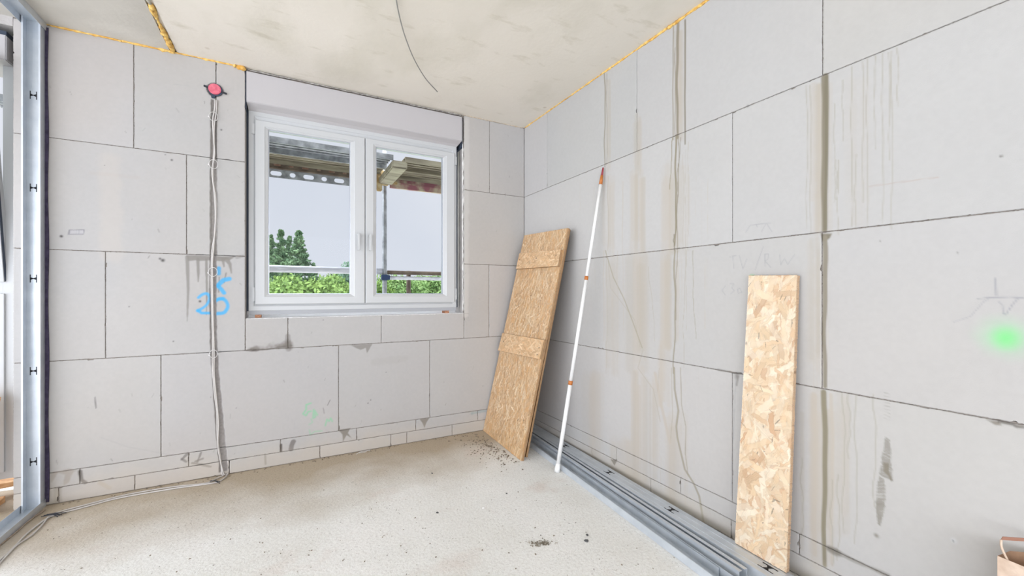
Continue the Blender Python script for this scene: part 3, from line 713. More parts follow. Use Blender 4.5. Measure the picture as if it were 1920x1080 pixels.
gp = MB(); gp.box(-4.32, -3.33, .01, .014, .06, 1.16, M=Tm); gp.build('glass_pane', M['glass'], tso)
sp = MB(); sp.box(-3.2625, -3.2595, -.006, .012, .005, 1.215, M=Tm); sp.build('rubber_seal', M['seal'], tso)
m = MB(); m.box(-4.42, -3.222, .0, .28, 2.44, 2.575, bev=.004); m.build('roller_shutter_box', M['pvc2'], w2)
m = MB(); m.box(-4.42, -3.225, .01, .2, 2.575, 2.60); m.build('sealing_strip', M['seal'], w2)

# ================================================================== drywall frame on the left: stud, floor track, ceiling track
def c_profile(name, x0, x1, L_, d, lip, punches, mat, M4, web_first=True):
    """C stud: web in plane y=0 of width x0..x1, flanges to -d, length along z; H slots laid on as dark plates"""
    th = .0012; m = MB()
    # solid web; dark plates on it stand for the shade in the H slots
    xc = (x0+x1)/2-.008
    m.box(x0, x1, -th, 0, 0, L_)
    m.box(x0, x0+th, -d, -th, 0, L_); m.box(x1-th, x1, -d, -th, 0, L_)
    if lip:
        m.box(x0+th, x0+lip, -d, -d+th, 0, L_); m.box(x1-lip, x1-th, -d, -d+th, 0, L_)
    # stiffening beads of the web
    for xx in (x0+(x1-x0)*.30, x0+(x1-x0)*.70):
        m.box(xx-.0025, xx+.0025, -th-.0012, -th, 0, L_)
    bmesh.ops.transform(m.bm, matrix=M4, verts=m.bm.verts)
    o = m.build(name, mat)
    if punches:
        for z in punches:
            q = MB(); s_ = -1
            ya, yb = (-th-.0018, .0006)
            q.box(xc-.0135, xc-.0105, ya, yb, z-.022, z+.022); q.box(xc+.0105, xc+.0135, ya, yb, z-.022, z+.022)
            q.prism([(xc-.0105, z-.007), (xc, z-.002), (xc+.0105, z-.007), (xc+.0105, z+.007), (xc, z+.002), (xc-.0105, z+.007)], ya, yb)
            bmesh.ops.transform(q.bm, matrix=M4, verts=q.bm.verts)
            q.build('dark_slot_plate', M['dark'], o)
    return o
SX0, SX1 = -3.145, -3.072
st = c_profile('metal_stud', SX0, SX1, H-.004, .049, .007, (.254, .753, 1.261, 1.76, 2.269), M['galv'], Matrix.Translation((0, -.004, .002)))
tag(st, 'upright galvanised steel stud with H-shaped slots fixed to the block wall', 'metal stud')
t = MB()
pts = []
for i in range(30):
    z = .02+i*(H-.04)/29; e = .002*math.sin(i*.9)+.004*(1-i/29)
    pts.append((SX1+.012+e, z))
for (a, z0), (b_, z1) in zip(pts, pts[1:]):
    vs = [t.bm.verts.new(p) for p in ((SX1+.0002, -.002, z0), (a, -.002, z0), (b_, -.002, z1), (SX1+.0002, -.002, z1), (SX1+.0002, -.006, z0), (a, -.006, z0), (b_, -.006, z1), (SX1+.0002, -.006, z1))]
    for q in ((0,1,2,3), (7,6,5,4), (0,4,5,1), (1,5,6,2), (2,6,7,3), (3,7,4,0)): t.bm.faces.new([vs[j] for j in q])
t.build('sealing_tape', M['tape'], st)
def u_track(name, x0, x1, y0_, y1_, z, h, mat, up_=True):
    th = .0015; m = MB(); s_ = 1 if up_ else -1
    def bz(a, b_): return (min(a, b_), max(a, b_))
    m.box(x0, x1, y0_, y1_, *bz(z, z+s_*th)); m.box(x0, x0+th, y0_, y1_, *bz(z+s_*th, z+s_*h)); m.box(x1-th, x1, y0_, y1_, *bz(z+s_*th, z+s_*h))
    return m.build(name, mat)
ft = u_track('floor_track', SX0-.004, SX1+.004, -3.4, -.001, .0005, .04, M['galv']); tag(ft, 'galvanised U-shaped track screwed along the floor below the stud', 'metal track')
ct = u_track('ceiling_track', SX0-.006, SX1+.006, -3.4, -.001, H-.0005, .04, M['galv'], False); tag(ct, 'galvanised U-shaped track fixed to the ceiling above the stud', 'metal track')

# ================================================================== electric: box, cables, clips
ju, jv = onback(404, 169)
jb = empty('junction_box', (ju, 0, jv)); tag(jb, 'dark round installation box with pinkish red lid, set in the wall near the ceiling', 'junction box')
def disc(m, cx_, cz_, r, y0_, y1_, n=28, mi=0, rag=0):
    p = [(cx_+r*math.cos(2*math.pi*i/n)*(1+rag*math.sin(i*2.3)), cz_+r*math.sin(2*math.pi*i/n)*(1+rag*math.cos(i*1.7))) for i in range(n)]
    m.prism(p, y0_, y1_, mi=mi)
m = MB(); disc(m, ju, jv, .040, -.006, .022, rag=.02); m.build('box_body', M['boxdark'], jb)
m = MB(); disc(m, ju-.003, jv+.002, .034, -.011, -.0062); disc(m, ju-.003, jv+.002, .030, -.0125, -.011); disc(m, ju-.003, jv+.002, .005, -.014, -.0125, 10); m.build('lid', M['redlid'], jb)
for s_ in (-1, 1):
    m = MB(); a = Matrix.Translation((ju, 0, jv)) @ Matrix.Rotation(math.radians(12), 4, 'Y') @ Matrix.Translation((s_*.048, 0, 0))
    m.box(-.014, .014, -.010, -.002, -.005, .005, M=a); m.build('fixing_tab', M['black'], jb)
m = MB(); m.box(ju-.022, ju+.0, -.010, .012, jv-.056, jv-.036, bev=.003); m.build('cable_entry', M['boxdark'], jb)
def cable(name, pts, r, mat, label, group=None, n=6):
    m = MB(); m.tube(smooth_path(pts, n), r, 8); o = m.build(name, mat, smooth=False); tag(o, label, 'cable', group); return o
yc = -.0065
def wallpts(lst, off=0, Y0=yc): return [(onback(a+off, b_)[0], Y0 if b_ < 860 else -.004, onback(a+off, b_)[1]) for a, b_ in lst]
pA = wallpts([(404,188), (403,205), (399.5,225), (401,260), (403,290), (398,320), (402,360), (404.5,405), (402,450), (399,490), (399,530), (400,600), (402,660), (402,700), (406,745), (410,790), (409,830), (412,855)])
pB = wallpts([(407,188), (406,210), (402,240), (402,280), (400,305), (400,340), (405,375), (404,430), (398,470), (396.5,520), (398,590), (399,640), (399,690), (403,740), (407,775), (408,820), (414,860)])
def fp(px, py, z=.005): a = onhor(px, py, 0); return (a[0], min(a[1], -.012), z)
fA = [fp(424,880,.012), fp(428,889,.007), fp(415,902), fp(395,908), fp(330,917), fp(230,934), fp(160,952), fp(105,967), fp(85,976), fp(50,1003), fp(20,1035), fp(0,1052), fp(-40,1090)]
fB = [fp(421,880,.012), fp(423,890,.007), fp(405,899), fp(385,908,.006), fp(320,915), fp(235,930,.006), fp(150,951), fp(110,962), fp(92,970), fp(80,985), fp(60,1005), fp(30,1026), fp(0,1058), fp(-35,1095)]
cable('electrical_cable', pA+fA, .0042, M['cable'], 'light grey cable from the red-lidded box, outermost where it turns along the floor')
cable('electrical_cable', pB+fB, .0038, M['cable'], 'second light grey cable in the chase, lying inside the first on the floor')
cable('electrical_cable', [fp(84,958), fp(55,978), fp(30,1000), fp(10,1016), fp(-20,1040)], .0032, noisy(material('brown_cable', rough=.6), lin((150,132,116)), lin((176,160,146)), 30), 'thin brownish cable lying close beside the floor track')
for i, (px, py) in enumerate(((401, 220), (401, 309), (400, 510), (401, 663))):
    u, v = onback(px, py); m = MB(); R_ = .029 if i < 3 else .026
    m.tube([(u+R_*.8*math.cos(a), -.013-.004*math.cos(a)**2, v+R_*math.sin(a)) for a in [2*math.pi*q/24 for q in range(25)]], .0016, 6, cap=False)
    m.box(u-R_*.8-.006, u-R_*.8+.002, -.016, -.0005, v-.01, v-.002)
    o = m.build('cable_clip', M['clip'])
    tag(o, 'pale ring-shaped cable clip in the wall chase, '+['just below the red-lidded box', 'second below the red-lidded box', 'beside the blue spray mark', 'lowest of the four'][i], 'cable clip', 'cable clips in the wall chase')
for i, (px, py) in enumerate(((95, 970), (399, 907))):
    a = onhor(px, py, 0); m = MB(); rr = random.Random(i)
    for q in range(5 if i == 0 else 3):
        an = rr.uniform(-.5, .5)+YAW*-1; l = rr.uniform(.02, .045); c_ = Vector((a[0]+rr.uniform(-.01, .02), a[1]+rr.uniform(-.01, .01), .012))
        m.tube([c_-Vector((math.cos(an), math.sin(an), 0))*l, c_+Vector((0, 0, .004)), c_+Vector((math.cos(an), math.sin(an), -.1))*l], .0022, 5)
    o = m.build('binding_wire', M['black']); tag(o, ['bit of black binding wire twisted round the floor cables near the stud', 'bit of black binding wire round the floor cables below the chase'][i], 'wire')
def ceilp(px, py, z): a = onhor(px, py, z); return (a[0], a[1], z)
cable('hanging_cable', [ceilp(735,-60,H-.004), ceilp(743,0,H-.012), ceilp(750,35,H-.020), ceilp(760,70,H-.028), ceilp(776,110,H-.035), ceilp(797,146,H-.040), ceilp(820,172,H-.043)], .0035, M['wire'], 'thin grey wire curving down from the concrete ceiling')

# ================================================================== OSB boards
def osb_canvas(h, w, res, seed, base, pal, n, lr, wr, ang, spread, dark=25):
    """random strands pressed into a board"""
    r = np.random.default_rng(seed); Wn, Hn = int(w/res)+1, int(h/res)+1
    c = np.ones((Hn, Wn, 3))*lin(base); pal = [lin(p) for p in pal]
    for i in range(n):
        u, v = r.uniform(0, w), r.uniform(0, h); l = r.uniform(*lr); ww = r.uniform(*wr); a = ang+r.normal(0, spread)
        R0 = l/2+ww; i0, i1 = max(0, int((u-R0)/res)), min(Wn, int((u+R0)/res)+1); j0, j1 = max(0, int((v-R0)/res)), min(Hn, int((v+R0)/res)+1)
        if i1 <= i0 or j1 <= j0: continue
        U, V = np.meshgrid(np.arange(i0, i1)*res-u, np.arange(j0, j1)*res-v)
        A = U*math.cos(a)+V*math.sin(a); Bq = -U*math.sin(a)+V*math.cos(a)
        k1, k2 = r.uniform(-.25, .25), r.uniform(0, 6)
        Bq = Bq+k1*A*A/l+ .0015*np.sin(A*180+k2)
        m_ = (np.abs(A) < l/2*(1-.3*(Bq/ww))) & (np.abs(Bq) < ww/2)
        p = pal[r.integers(len(pal))]*(1+r.normal(0, .05)); gr_ = 1+.07*np.sin(Bq*r.uniform(900, 1800)+k2)+.04*np.sin(A*60+k2)
        edge = np.where(np.abs(Bq) > ww/2-res*.9, .86, 1.)
        blk = p[None, None]*(gr_*edge)[..., None]; al = r.uniform(.5, .95)
        s_ = c[j0:j1, i0:i1]; s_[m_] = s_[m_]*(1-al)+blk[m_]*al
    for i in range(dark):
        u, v = r.uniform(0, w), r.uniform(0, h); l = r.uniform(.008, .035); a = ang+r.normal(0, .9); ww = r.uniform(.002, .006)
        i0, i1 = max(0, int((u-l)/res)), min(Wn, int((u+l)/res)+1); j0, j1 = max(0, int((v-l)/res)), min(Hn, int((v+l)/res)+1)
        if i1 <= i0 or j1 <= j0: continue
        U, V = np.meshgrid(np.arange(i0, i1)*res-u, np.arange(j0, j1)*res-v)
        A = U*math.cos(a)+V*math.sin(a); Bq = -U*math.sin(a)+V*math.cos(a)
        m_ = (np.abs(A) < l/2) & (np.abs(Bq) < ww/2*(1-np.abs(A)/l)); c[j0:j1, i0:i1][m_] *= .45
    c *= (1+.12*(fbm(Hn, Wn, h/.12, w/.12, 4, seed+5)-.5))[..., None]
    return c
def osb_board(name, quad, O, U, V, th, c, screws=(), parent=None, edge=None):
    """quad = corners (u,v) bl, br, tr, tl on the front plane O+uU+vV; thickness th behind it"""
    O, U, V = np.array(O, float), np.array(U, float), np.array(V, float)
    U /= np.linalg.norm(U); Nn = np.cross(U, V); Nn /= np.linalg.norm(Nn); V = np.cross(Nn, U)
    if Nn[0] > 0: Nn = -Nn               # towards the room (-x)
    h, w = c.shape[:2]; s_, t_ = np.meshgrid(np.linspace(0, 1, w), np.linspace(0, 1, h)); q = [np.array(p) for p in quad]
    s3, t3 = s_[..., None], t_[..., None]
    uv = q[0]*(1-s3)*(1-t3)+q[1]*s3*(1-t3)+q[2]*s3*t3+q[3]*(1-s3)*t3
    r = np.random.default_rng(len(name)+h); jit = r.normal(0, .0008, uv.shape); uv[[0, -1]] += jit[[0, -1]]; uv[:, [0, -1]] += jit[:, [0, -1]]
    P = O+uv[..., :1]*U+uv[..., 1:]*V
    g_ = GridMesh(); rim = g_.grid(P, c)
    # rim in layers, dark and light strand ends
    idx = np.arange(h*w).reshape(h, w); rimi = np.concatenate([idx[0, :-1], idx[:-1, -1], idx[-1, :0:-1], idx[:0:-1, 0]])
    prev = rimi; base = P.reshape(-1, 3)[rimi]; Cr = c.reshape(-1, 3)[rimi]; k_ = len(rimi)
    ec = lin(edge or (178, 138, 92))
    for j in range(1, 6):
        cc = np.repeat(ec[None]*r.uniform(.55, 1.15), k_, 0)*(1+.25*(up(r.random((1+1, k_//6+2)), 2, k_)[0]-.5))[:, None]
        g_.v.append(base-Nn*th*j/5); g_.c.append(cc); b_ = np.arange(k_)+g_.n; g_.n += k_
        g_.f.append(np.stack([prev, np.roll(prev, -1), np.roll(b_, -1), b_], -1)); prev = b_
    i_bl, i_br, i_tr, i_tl = 0, w-1, w-1+h-1, 2*(w-1)+h-1
    g_.f.append(np.array([[prev[i_bl], prev[i_tl], prev[i_tr], prev[i_br]]]))
    return g_.build(name, M['osb'], parent)
P1 = [(212,178,134), (198,160,114), (224,194,152), (182,142,98), (216,184,144), (232,208,172), (204,168,126)]
U1 = np.array([-.03, -.705, 0]); V1 = np.array([.365, 0, 1.68]); O1 = np.array([-.412, -.02, .002])
n1 = np.cross(U1/np.linalg.norm(U1), V1/np.linalg.norm(V1)); n1 = n1/np.linalg.norm(n1); n1 = n1 if n1[0] < 0 else -n1
c1 = osb_canvas(1.73, .72, .0036, 3, (204,158,104), P1, 4200, (.02, .085), (.004, .016), math.pi/2, .55, 90)
ob1 = osb_board('osb_board', [(-.015, 0), (.705, 0), (.752, 1.695), (.045, 1.73)], O1, U1, V1, .018, c1)
tag(ob1, 'tall golden chipboard panel with two cross battens leaning in the room corner, front one', 'chipboard panel')
cc = osb_canvas(.14, .69, .0036, 5, (222,178,128), [(224,188,144), (212,172,124), (234,204,164), (200,158,110)], 380, (.03, .09), (.005, .016), .1, .6, 8)
off = n1*.0185
osb_board('batten', [(.05, 1.42), (.742, 1.405), (.735, 1.53), (.06, 1.56)], O1+off, U1, V1, .018, cc, parent=ob1)
cc = osb_canvas(.15, .70, .0036, 6, (222,178,128), [(224,188,144), (212,172,124), (234,204,164), (200,158,110)], 380, (.03, .09), (.005, .016), .1, .6, 8)
osb_board('batten', [(.01, .695), (.728, .722), (.740, .862), (.03, .85)], O1+off, U1, V1, .018, cc, parent=ob1)
def screw_heads(parent, pts, O, U, V):
    Uu = Vector(U).normalized(); Vv = Vector(V).normalized(); nn_ = Vector(n1)
    for (u, v) in pts:
        c_ = Vector(O)+Uu*u+Vv*v; m = MB(); m.tube([c_-nn_*.001, c_+nn_*.0012], .005, 8); m.build('screw_head', M['debris_dk'], parent)
screw_heads(ob1, [(.10, 1.50), (.70, 1.49), (.40, 1.49), (.09, .78), (.70, .80), (.69, .75)], O1+off, U1, V1)
c2 = osb_canvas(1.72, .66, .006, 8, (190,142,86), P1, 500, (.04, .13), (.01, .025), math.pi/2, .4, 10)
U2 = np.array([-.02, -.66, 0]); V2 = np.array([.345, 0, 1.68]); O2 = np.array([-.362, -.03, .002])
ob2 = osb_board('osb_board', [(0, 0), (.655, 0), (.70, 1.69), (.05, 1.70)], O2, U2, V2, .015, c2)
tag(ob2, 'second chipboard panel standing behind the battened one in the corner', 'chipboard panel')
P3 = [(226,202,170), (222,194,156), (232,214,188), (212,178,140), (220,190,152), (228,208,182), (202,162,124), (236,222,198), (228,206,174), (224,200,168)]
c3 = osb_canvas(1.21, .225, .0022, 13, (224,198,164), P3, 800, (.03, .12), (.005, .03), 1.2, .8, 36)
# a few large pale and orange strands
ob3 = osb_board('osb_board', [(.0, 0), (.226, -.0), (.222, 1.207), (.012, 1.213)], (-.100, -2.083, .0535), (-.008, -.23, 0), (.080, 0, 1.21), .017, c3, edge=(214,176,136))
tag(ob3, 'narrow pale chipboard strip with coarse flakes leaning against the right wall', 'chipboard panel')

# ================================================================== white extension pole
pt = Vector((-.018, -1.095, ZC+.845)); pbm = Vector((-.318, -.985, .0)); dv = pt-pbm
po = empty('extension_pole', tuple(pbm)); tag(po, 'slim white telescopic pole with amber collars leaning against the right wall', 'pole')
def seg(name, a, b_, r0, r1, mat): m = MB(); m.tube([pbm+dv*a, pbm+dv*b_], r0, 16, radii=[r0, r1]); return m.build(name, mat, po)
seg('foot', .001, .028, .019, .015, M['pole']); seg('lower_tube', .022, .285, .0135, .0135, M['pole']); seg('collar', .283, .296, .0150, .0150, M['collar'])
seg('middle_tube', .292, .628, .0118, .0118, M['pole']); seg('collar', .626, .638, .0130, .0130, M['collar']); seg('upper_tube', .634, .945, .0102, .0102, M['pole'])
seg('cone', .942, .972, .0125, .009, M['collar']); seg('threaded_tip', .970, .998, .0085, .005, M['tip'])

# ================================================================== steel profiles lying by the right wall
def lying(name, xi, sl, y_far, y_near, w, h, up_open, label, lip=0, punch=None, mat=None, z0=.001):
    """profile along the wall; left edge x = xi + sl*y"""
    th = .0016; m = MB(); a = math.atan(sl)
    T = Matrix.Translation((xi+sl*y_far, y_far, z0)) @ Matrix.Rotation(-a, 4, 'Z')
    l = (y_far-y_near)/math.cos(a)
    zb = (0, th) if up_open else (h-th, h)
    m.box(0, w, -l, 0, *zb)
    zz = (th, h) if up_open else (0, h-th)
    m.box(0, th, -l, 0, *zz); m.box(w-th, w, -l, 0, *zz)
    if lip:
        zl = (h-th, h) if up_open else (0, th)
        m.box(th, lip, -l, 0, *zl); m.box(w-lip, w-th, -l, 0, *zl)
    for t_ in (.3, .7):
        m.box(w*t_-.003, w*t_+.003, -l, 0, *((th, th+.001) if up_open else (h, h+.001)))
    bmesh.ops.transform(m.bm, matrix=T, verts=m.bm.verts); o = m.build(name, mat or M['galv'])
    tag(o, label, 'metal profile', 'steel profiles lying along the right wall')
    if punch:
        for yy in punch:
            q = MB(); yl = (yy-y_far)/math.cos(a); xc = w*.5; s_ = h-.0004
            q.box(xc-.019, xc-.015, yl-.032, yl+.032, s_, h+.0016); q.box(xc+.015, xc+.019, yl-.032, yl+.032, s_, h+.0016)
            f_ = [(xc-.015, yl-.012), (xc, yl-.003), (xc+.015, yl-.012), (xc+.015, yl+.012), (xc, yl+.003), (xc-.015, yl+.012)]
            q.prism(f_, s_, h+.0016, axis='z'); bmesh.ops.transform(q.bm, matrix=T, verts=q.bm.verts); q.build('dark_slot_plate', M['dark'], o)  # dark plates on top stand for the shade inside the slots
    return o
lying('metal_profile', -.212, .072, -.10, -3.3, .074, .040, True, 'open U-shaped steel profile farthest from the wall, on the floor')
lying('metal_profile', -.2065, .072, -.32, -2.14, .062, .036, True, 'shorter steel profile nested inside the outermost open one', z0=.003)
lying('metal_profile', -.143, .055, -.34, -2.21, .049, .050, True, 'steel channel with folded lips lying between the outer profile and the slotted one', lip=.017)
lying('metal_profile', -.099, .040, -.06, -2.8, .098, .050, False, 'wide steel profile with H-shaped slots facing up, against the right wall', punch=(-.74, -1.243, -1.744, -2.251))

# ================================================================== paper bag bottom right
def bag():
    zt = .45; a = onhor(1870, 1042, zt); bck = onhor(1903, 1035, zt); root = empty('paper_bag', (-.1, -3.05, 0))
    tag(root, 'open brown kraft paper carrier bag with flat handle at the bottom right', 'paper bag')
    x0, yf = a; wdt = .115; Ln = .26
    c_ = [(x0, yf), (x0+.075, yf+.004), (-.012, yf-.03), (-.012, yf-Ln), (x0+.06, yf-Ln-.01), (x0-.02, yf-Ln)]
    c_ = [(x0, yf), (-.068, yf-.010), (-.016, yf-.05), (-.016, yf-Ln), (-.07, yf-Ln-.02), (x0-.035, yf-Ln)]
    m = MB(); T_ = [m.bm.verts.new((p[0], p[1], zt+(.0 if i != 1 else .0))) for i, p in enumerate(c_)]
    Bt = [m.bm.verts.new((p[0]*.98-.004, p[1], .002)) for p in c_]
    n_ = len(c_)
    for i in range(n_): m.bm.faces.new([T_[i], T_[(i+1) % n_], Bt[(i+1) % n_], Bt[i]])
    m.bm.faces.new(Bt)
    o = m.build('bag_body', [M['kraft'], M['kraft_in']], root)
    so_ = o.modifiers.new('thick', 'SOLIDIFY'); so_.thickness = .0012; so_.offset = -1; so_.material_offset = 1; so_.material_offset_rim = 1
    # handle: twisted paper cords up to a folded flat grip
    h = MB(); g0 = Vector((x0+.002, yf-.02, zt-.01)); 
    A1 = onhor(1877, 1012, zt+.035); A2 = onhor(1935, 1016, zt+.035)
    pA_ = Vector((A1[0], A1[1], zt+.035)); pB_ = Vector((A2[0], A2[1], zt+.035)); gB = Vector((x0-.03, yf-.19, zt-.01))
    h.tube(smooth_path([g0-Vector((0,0,.03)), g0, g0.lerp(pA_, .6)+Vector((0, .004, 0)), pA_], 5), .0028, 6)
    h.tube(smooth_path([gB-Vector((0,0,.03)), gB, gB.lerp(pB_, .6), pB_], 5), .0028, 6)
    h.build('handle_cord', M['kraft'], root)
    m = MB(); d_ = (pB_-pA_).normalized(); n_ = Vector((-d_.y, d_.x, 0))
    vs = [m.bm.verts.new(q) for q in (pA_-n_*.001, pB_-n_*.001, pB_+Vector((0,0,.009))-n_*.001, pA_+Vector((0,0,.009))+d_*.004-n_*.001, pA_+n_*.001, pB_+n_*.001, pB_+Vector((0,0,.009))+n_*.001, pA_+Vector((0,0,.009))+d_*.004+n_*.001)]
    for q in ((0,1,2,3), (7,6,5,4), (0,4,5,1), (1,5,6,2), (2,6,7,3), (3,7,4,0)): m.bm.faces.new([vs[j] for j in q])
    m.build('handle_grip', M['kraft_h'], root)
bag()

# ================================================================== crumbs and dirt on the floor
def rock(m, c_, r, rr, flat=.6):
    n0 = len(m.bm.verts); bmesh.ops.create_icosphere(m.bm, subdivisions=1, radius=r)
    m.bm.verts.ensure_lookup_table()
    sx, sy = rr.uniform(.7, 1.5), rr.uniform(.6, 1.1); an = rr.random()*6
    for v_ in m.bm.verts[n0:]:
        k_ = rr.uniform(.7, 1.2); x, y = v_.co.x*sx*k_, v_.co.y*sy*k_
        v_.co = Vector((x*math.cos(an)-y*math.sin(an)+c_[0], x*math.sin(an)+y*math.cos(an)+c_[1], max(0, v_.co.z*flat*k_+r*flat*.6)+c_[2]))
rr = random.Random(5)
m = MB()
for i in range(260):
    px = rr.uniform(60, 1300); py = rr.uniform(830, 1079); a = onhor(px, py, 0)
    if a[0] > -.42 or a[1] > -.05 or a[0] < -3.0: continue
    rock(m, (a[0], a[1], 0), rr.choice([.002, .002, .003, .004]), rr)
for i in range(420):
    px = rr.gauss(925, 34); py = rr.gauss(838, 14)+ (px-925)*.25; a = onhor(px, py, 0)
    if a[1] > -.03 or a[0] > -.46: continue
    rock(m, (a[0], a[1], 0), rr.uniform(.002, .008), rr)
for i in range(140):
    u = rr.uniform(-3.0, -.5); rock(m, (u, -.006-abs(rr.gauss(0, .02)), 0), rr.uniform(.002, .006), rr)
tag(m.build('floor_crumbs', M['debris']), 'scattered mortar crumbs and grit on the concrete floor, thickest by the corner', 'crumbs', kind='stuff')
m = MB()
for i in range(130):
    px = rr.gauss(1016, 13); py = rr.gauss(1019, 2.6); a = onhor(px, py, 0); rock(m, (a[0], a[1], 0), rr.uniform(.0015, .005), rr)
tag(m.build('dirt_pile', noisy(material('dirt', rough=.95), lin((104, 96, 82)), lin((150, 142, 128)), 50)), 'small heap of dark crumbly dirt on the open floor near the steel profiles', 'dirt', kind='stuff')
for i, (px, py, r, lb) in enumerate(((1099, 1015, .011, 'larger dark flat stone chip on the floor beside the dirt heap'), (1101, 1004, .009, 'thinner dark stone chip just behind the larger one'),
        (810, 888, .009, 'dark pebble on the middle of the floor'), (820, 962, .009, 'small dark pebble in the middle of the floor in front of the others'), (950, 926, .007, 'tiny grey pebble left of the profiles on the floor'), (906, 953, .010, 'small white chip on the floor'))):
    a = onhor(px, py, 0); m = MB(); rock(m, (a[0], a[1], 0), r, random.Random(i+40), .5)
    tag(m.build('stone_chip', M['debris_dk'] if i < 5 else M['plasterw']), lb, 'stone chip')
a = [onhor(px, py, 0) for px, py in ((668,853), (676,847), (684,847), (688,841), (692,840), (690,846), (684,849), (672,851))]
m = MB(); m.tube(smooth_path([(p[0], min(p[1], -.02), .006) for p in a], 4), .0022, 5)
tag(m.build('plastic_strip', M['clip']), 'scrap of white plastic string on the floor below the window', 'plastic scrap')

# ================================================================== timber by the left opening
m = MB(); p0 = Vector((-3.262, -.05, .625))
T = Matrix.Translation((-3.222, -.055, .632)) @ Matrix.Rotation(math.radians(9), 4, 'Y')
m.box(-.20, -.0, -.012, .012, -.60, 0, M=T); o = m.build('wooden_plank', M['plank']); tag(o, 'short raw timber board leaning upright before the door element at the left edge', 'plank')
for i, (x0_, y0_, z0_, an) in enumerate(((-3.75, .05, .0, .1), (-3.72, .02, .03, -.08), (-3.62, .16, .06, .2))):
    m = MB(); m.box(0, .46, 0, .09, 0, .028, M=Matrix.Translation((x0_, y0_, z0_+.001)) @ Matrix.Rotation(an, 4, 'Z'), bev=.002)
    tag(m.build('wooden_offcut', M['plank']), ['raw timber offcut at the bottom of the small stack in the door opening', 'raw timber offcut in the middle of the small stack in the door opening', 'raw timber offcut on top of the small stack in the door opening'][i], 'offcut', 'timber offcuts in the door opening')

# ================================================================== outside: scaffold
rust = noisy(material('rusty_painted_steel', rough=.6, metal=.3), lin((150, 96, 104)), lin((188, 176, 150)), 9, lo=.42, hi=.58)
cream = noisy(material('weathered_deck_steel', rough=.55, metal=.35), lin((128, 120, 104)), lin((176, 170, 148)), 9, stretch=(.4, 3, 3))
brown = noisy(material('stained_steel', rough=.7, metal=.2), lin((96, 82, 70)), lin((134, 120, 104)), 10)
SY0, SY1 = .62, 1.30
def deck(name, x0, x1, z, label, perforated):
    r_ = empty(name, ((x0+x1)/2, SY0, z)); tag(r_, label, 'scaffold deck', 'scaffold decks outside the window')
    for k_ in range(2):
        ya = SY0+k_*.33; m = MB(); m.box(x0, x1, ya, ya+.31, z, z+.004)
        m.box(x0, x1, ya, ya+.012, z-.045, z); m.box(x0, x1, ya+.298, ya+.31, z-.045, z)
        for q in range(1, 4): m.box(x0, x1, ya+q*.078-.006, ya+q*.078+.006, z-.012, z)
        m.build('deck_plank', M['galv2'] if k_ == 0 and perforated else cream, r_)
    m = MB(); m.box(x0, x1, SY1-.02, SY1+.015, z-(.085 if perforated else .135), z-.0, mi=0); m.box(x0, x1, SY1-.035, SY1-.02, z-.085, z-.078); m.box(x0, x1, SY1-.035, SY1-.02, z-.02, z-.01)
    n_ = int((x1-x0)/.12)
    m.build('edge_beam', brown if perforated else rust, r_)
    for q in range(n_ if perforated else 0):
        xc = x0+.06+q*.12; l = .026 if q % 2 else .012; h = MB()
        p_ = [(xc+(l if math.cos(a_) > 0 else -l)*.8+.009*math.cos(a_), z-.048+.009*math.sin(a_)) for a_ in [2*math.pi*(i_+.5)/14 for i_ in range(14)]]
        h.prism(p_, SY1-.0215, SY1-.0195); h.build('slot', noise_slot, r_)
    if perforated:
        # angle strip with real slots
        pm = MB(); z0_, z1_ = z-.165, z-.085; zm = (z0_+z1_)/2; rh = .021; n_ = int((x1-x0)/.14)
        for q in range(n_):
            xa = x0+q*.14; xb = xa+.14; xc = (xa+xb)/2; l = .026 if q % 2 else .004
            hole = [(xc+(l if math.cos(a_) >= 0 else -l)+rh*math.cos(a_), zm+rh*math.sin(a_)) for a_ in [2*math.pi*(i_+.5)/16 for i_ in range(16)]]
            sq = []
            for (hx, hz) in hole:
                dx, dz = hx-xc, hz-zm; s_ = min(.07/max(abs(dx), 1e-6), (z1_-zm)/max(abs(dz), 1e-6)); sq.append((xc+dx*s_, zm+dz*s_))
            cor = {}
            for yy in (SY1, SY1+.004):
                a_v = [pm.bm.verts.new((p_[0], yy, p_[1])) for p_ in hole]; b_v = [pm.bm.verts.new((p_[0], yy, p_[1])) for p_ in sq]
                for i_ in range(16):
                    j_ = (i_+1) % 16; pm.bm.faces.new([a_v[i_], a_v[j_], b_v[j_], b_v[i_]])
                    (x1_, zz1), (x2_, zz2) = sq[i_], sq[j_]
                    if abs(x1_-x2_) > 1e-4 and abs(zz1-zz2) > 1e-4:
                        cx__ = x1_ if abs(abs(x1_-xc)-.07) < 1e-4 else x2_; cz__ = zz1 if abs(abs(zz1-zm)-(z1_-zm)) < 1e-4 else zz2
                        cv_ = pm.bm.verts.new((cx__, yy, cz__)); pm.bm.faces.new([b_v[i_], b_v[j_], cv_])
                cor[yy] = a_v
            for i_ in range(16):
                j_ = (i_+1) % 16; pm.bm.faces.new([cor[SY1][i_], cor[SY1][j_], cor[SY1+.004][j_], cor[SY1+.004][i_]])
        pm.build('perforated_rail', M['galv2'], r_)
noise_slot = noisy(material('rusty_slot', rough=.8), lin((150, 110, 92)), lin((176, 150, 130)), 30)
PX = -.973
deck('scaffold_deck', -3.6, PX-.06, 2.452, 'grey metal scaffold deck with slotted edge seen through the left window sash', True)
deck('scaffold_deck', PX+.05, 1.5, 2.452, 'reddish stained scaffold deck seen through the right window sash', False)
m = MB(); m.tube([(PX, SY1+.03, -3.4), (PX, SY1+.03, 3.6)], .0242, 16)
sp_ = m.build('scaffold_pole', M['galv2']); tag(sp_, 'galvanised scaffold upright seen through the right window sash', 'scaffold pole')
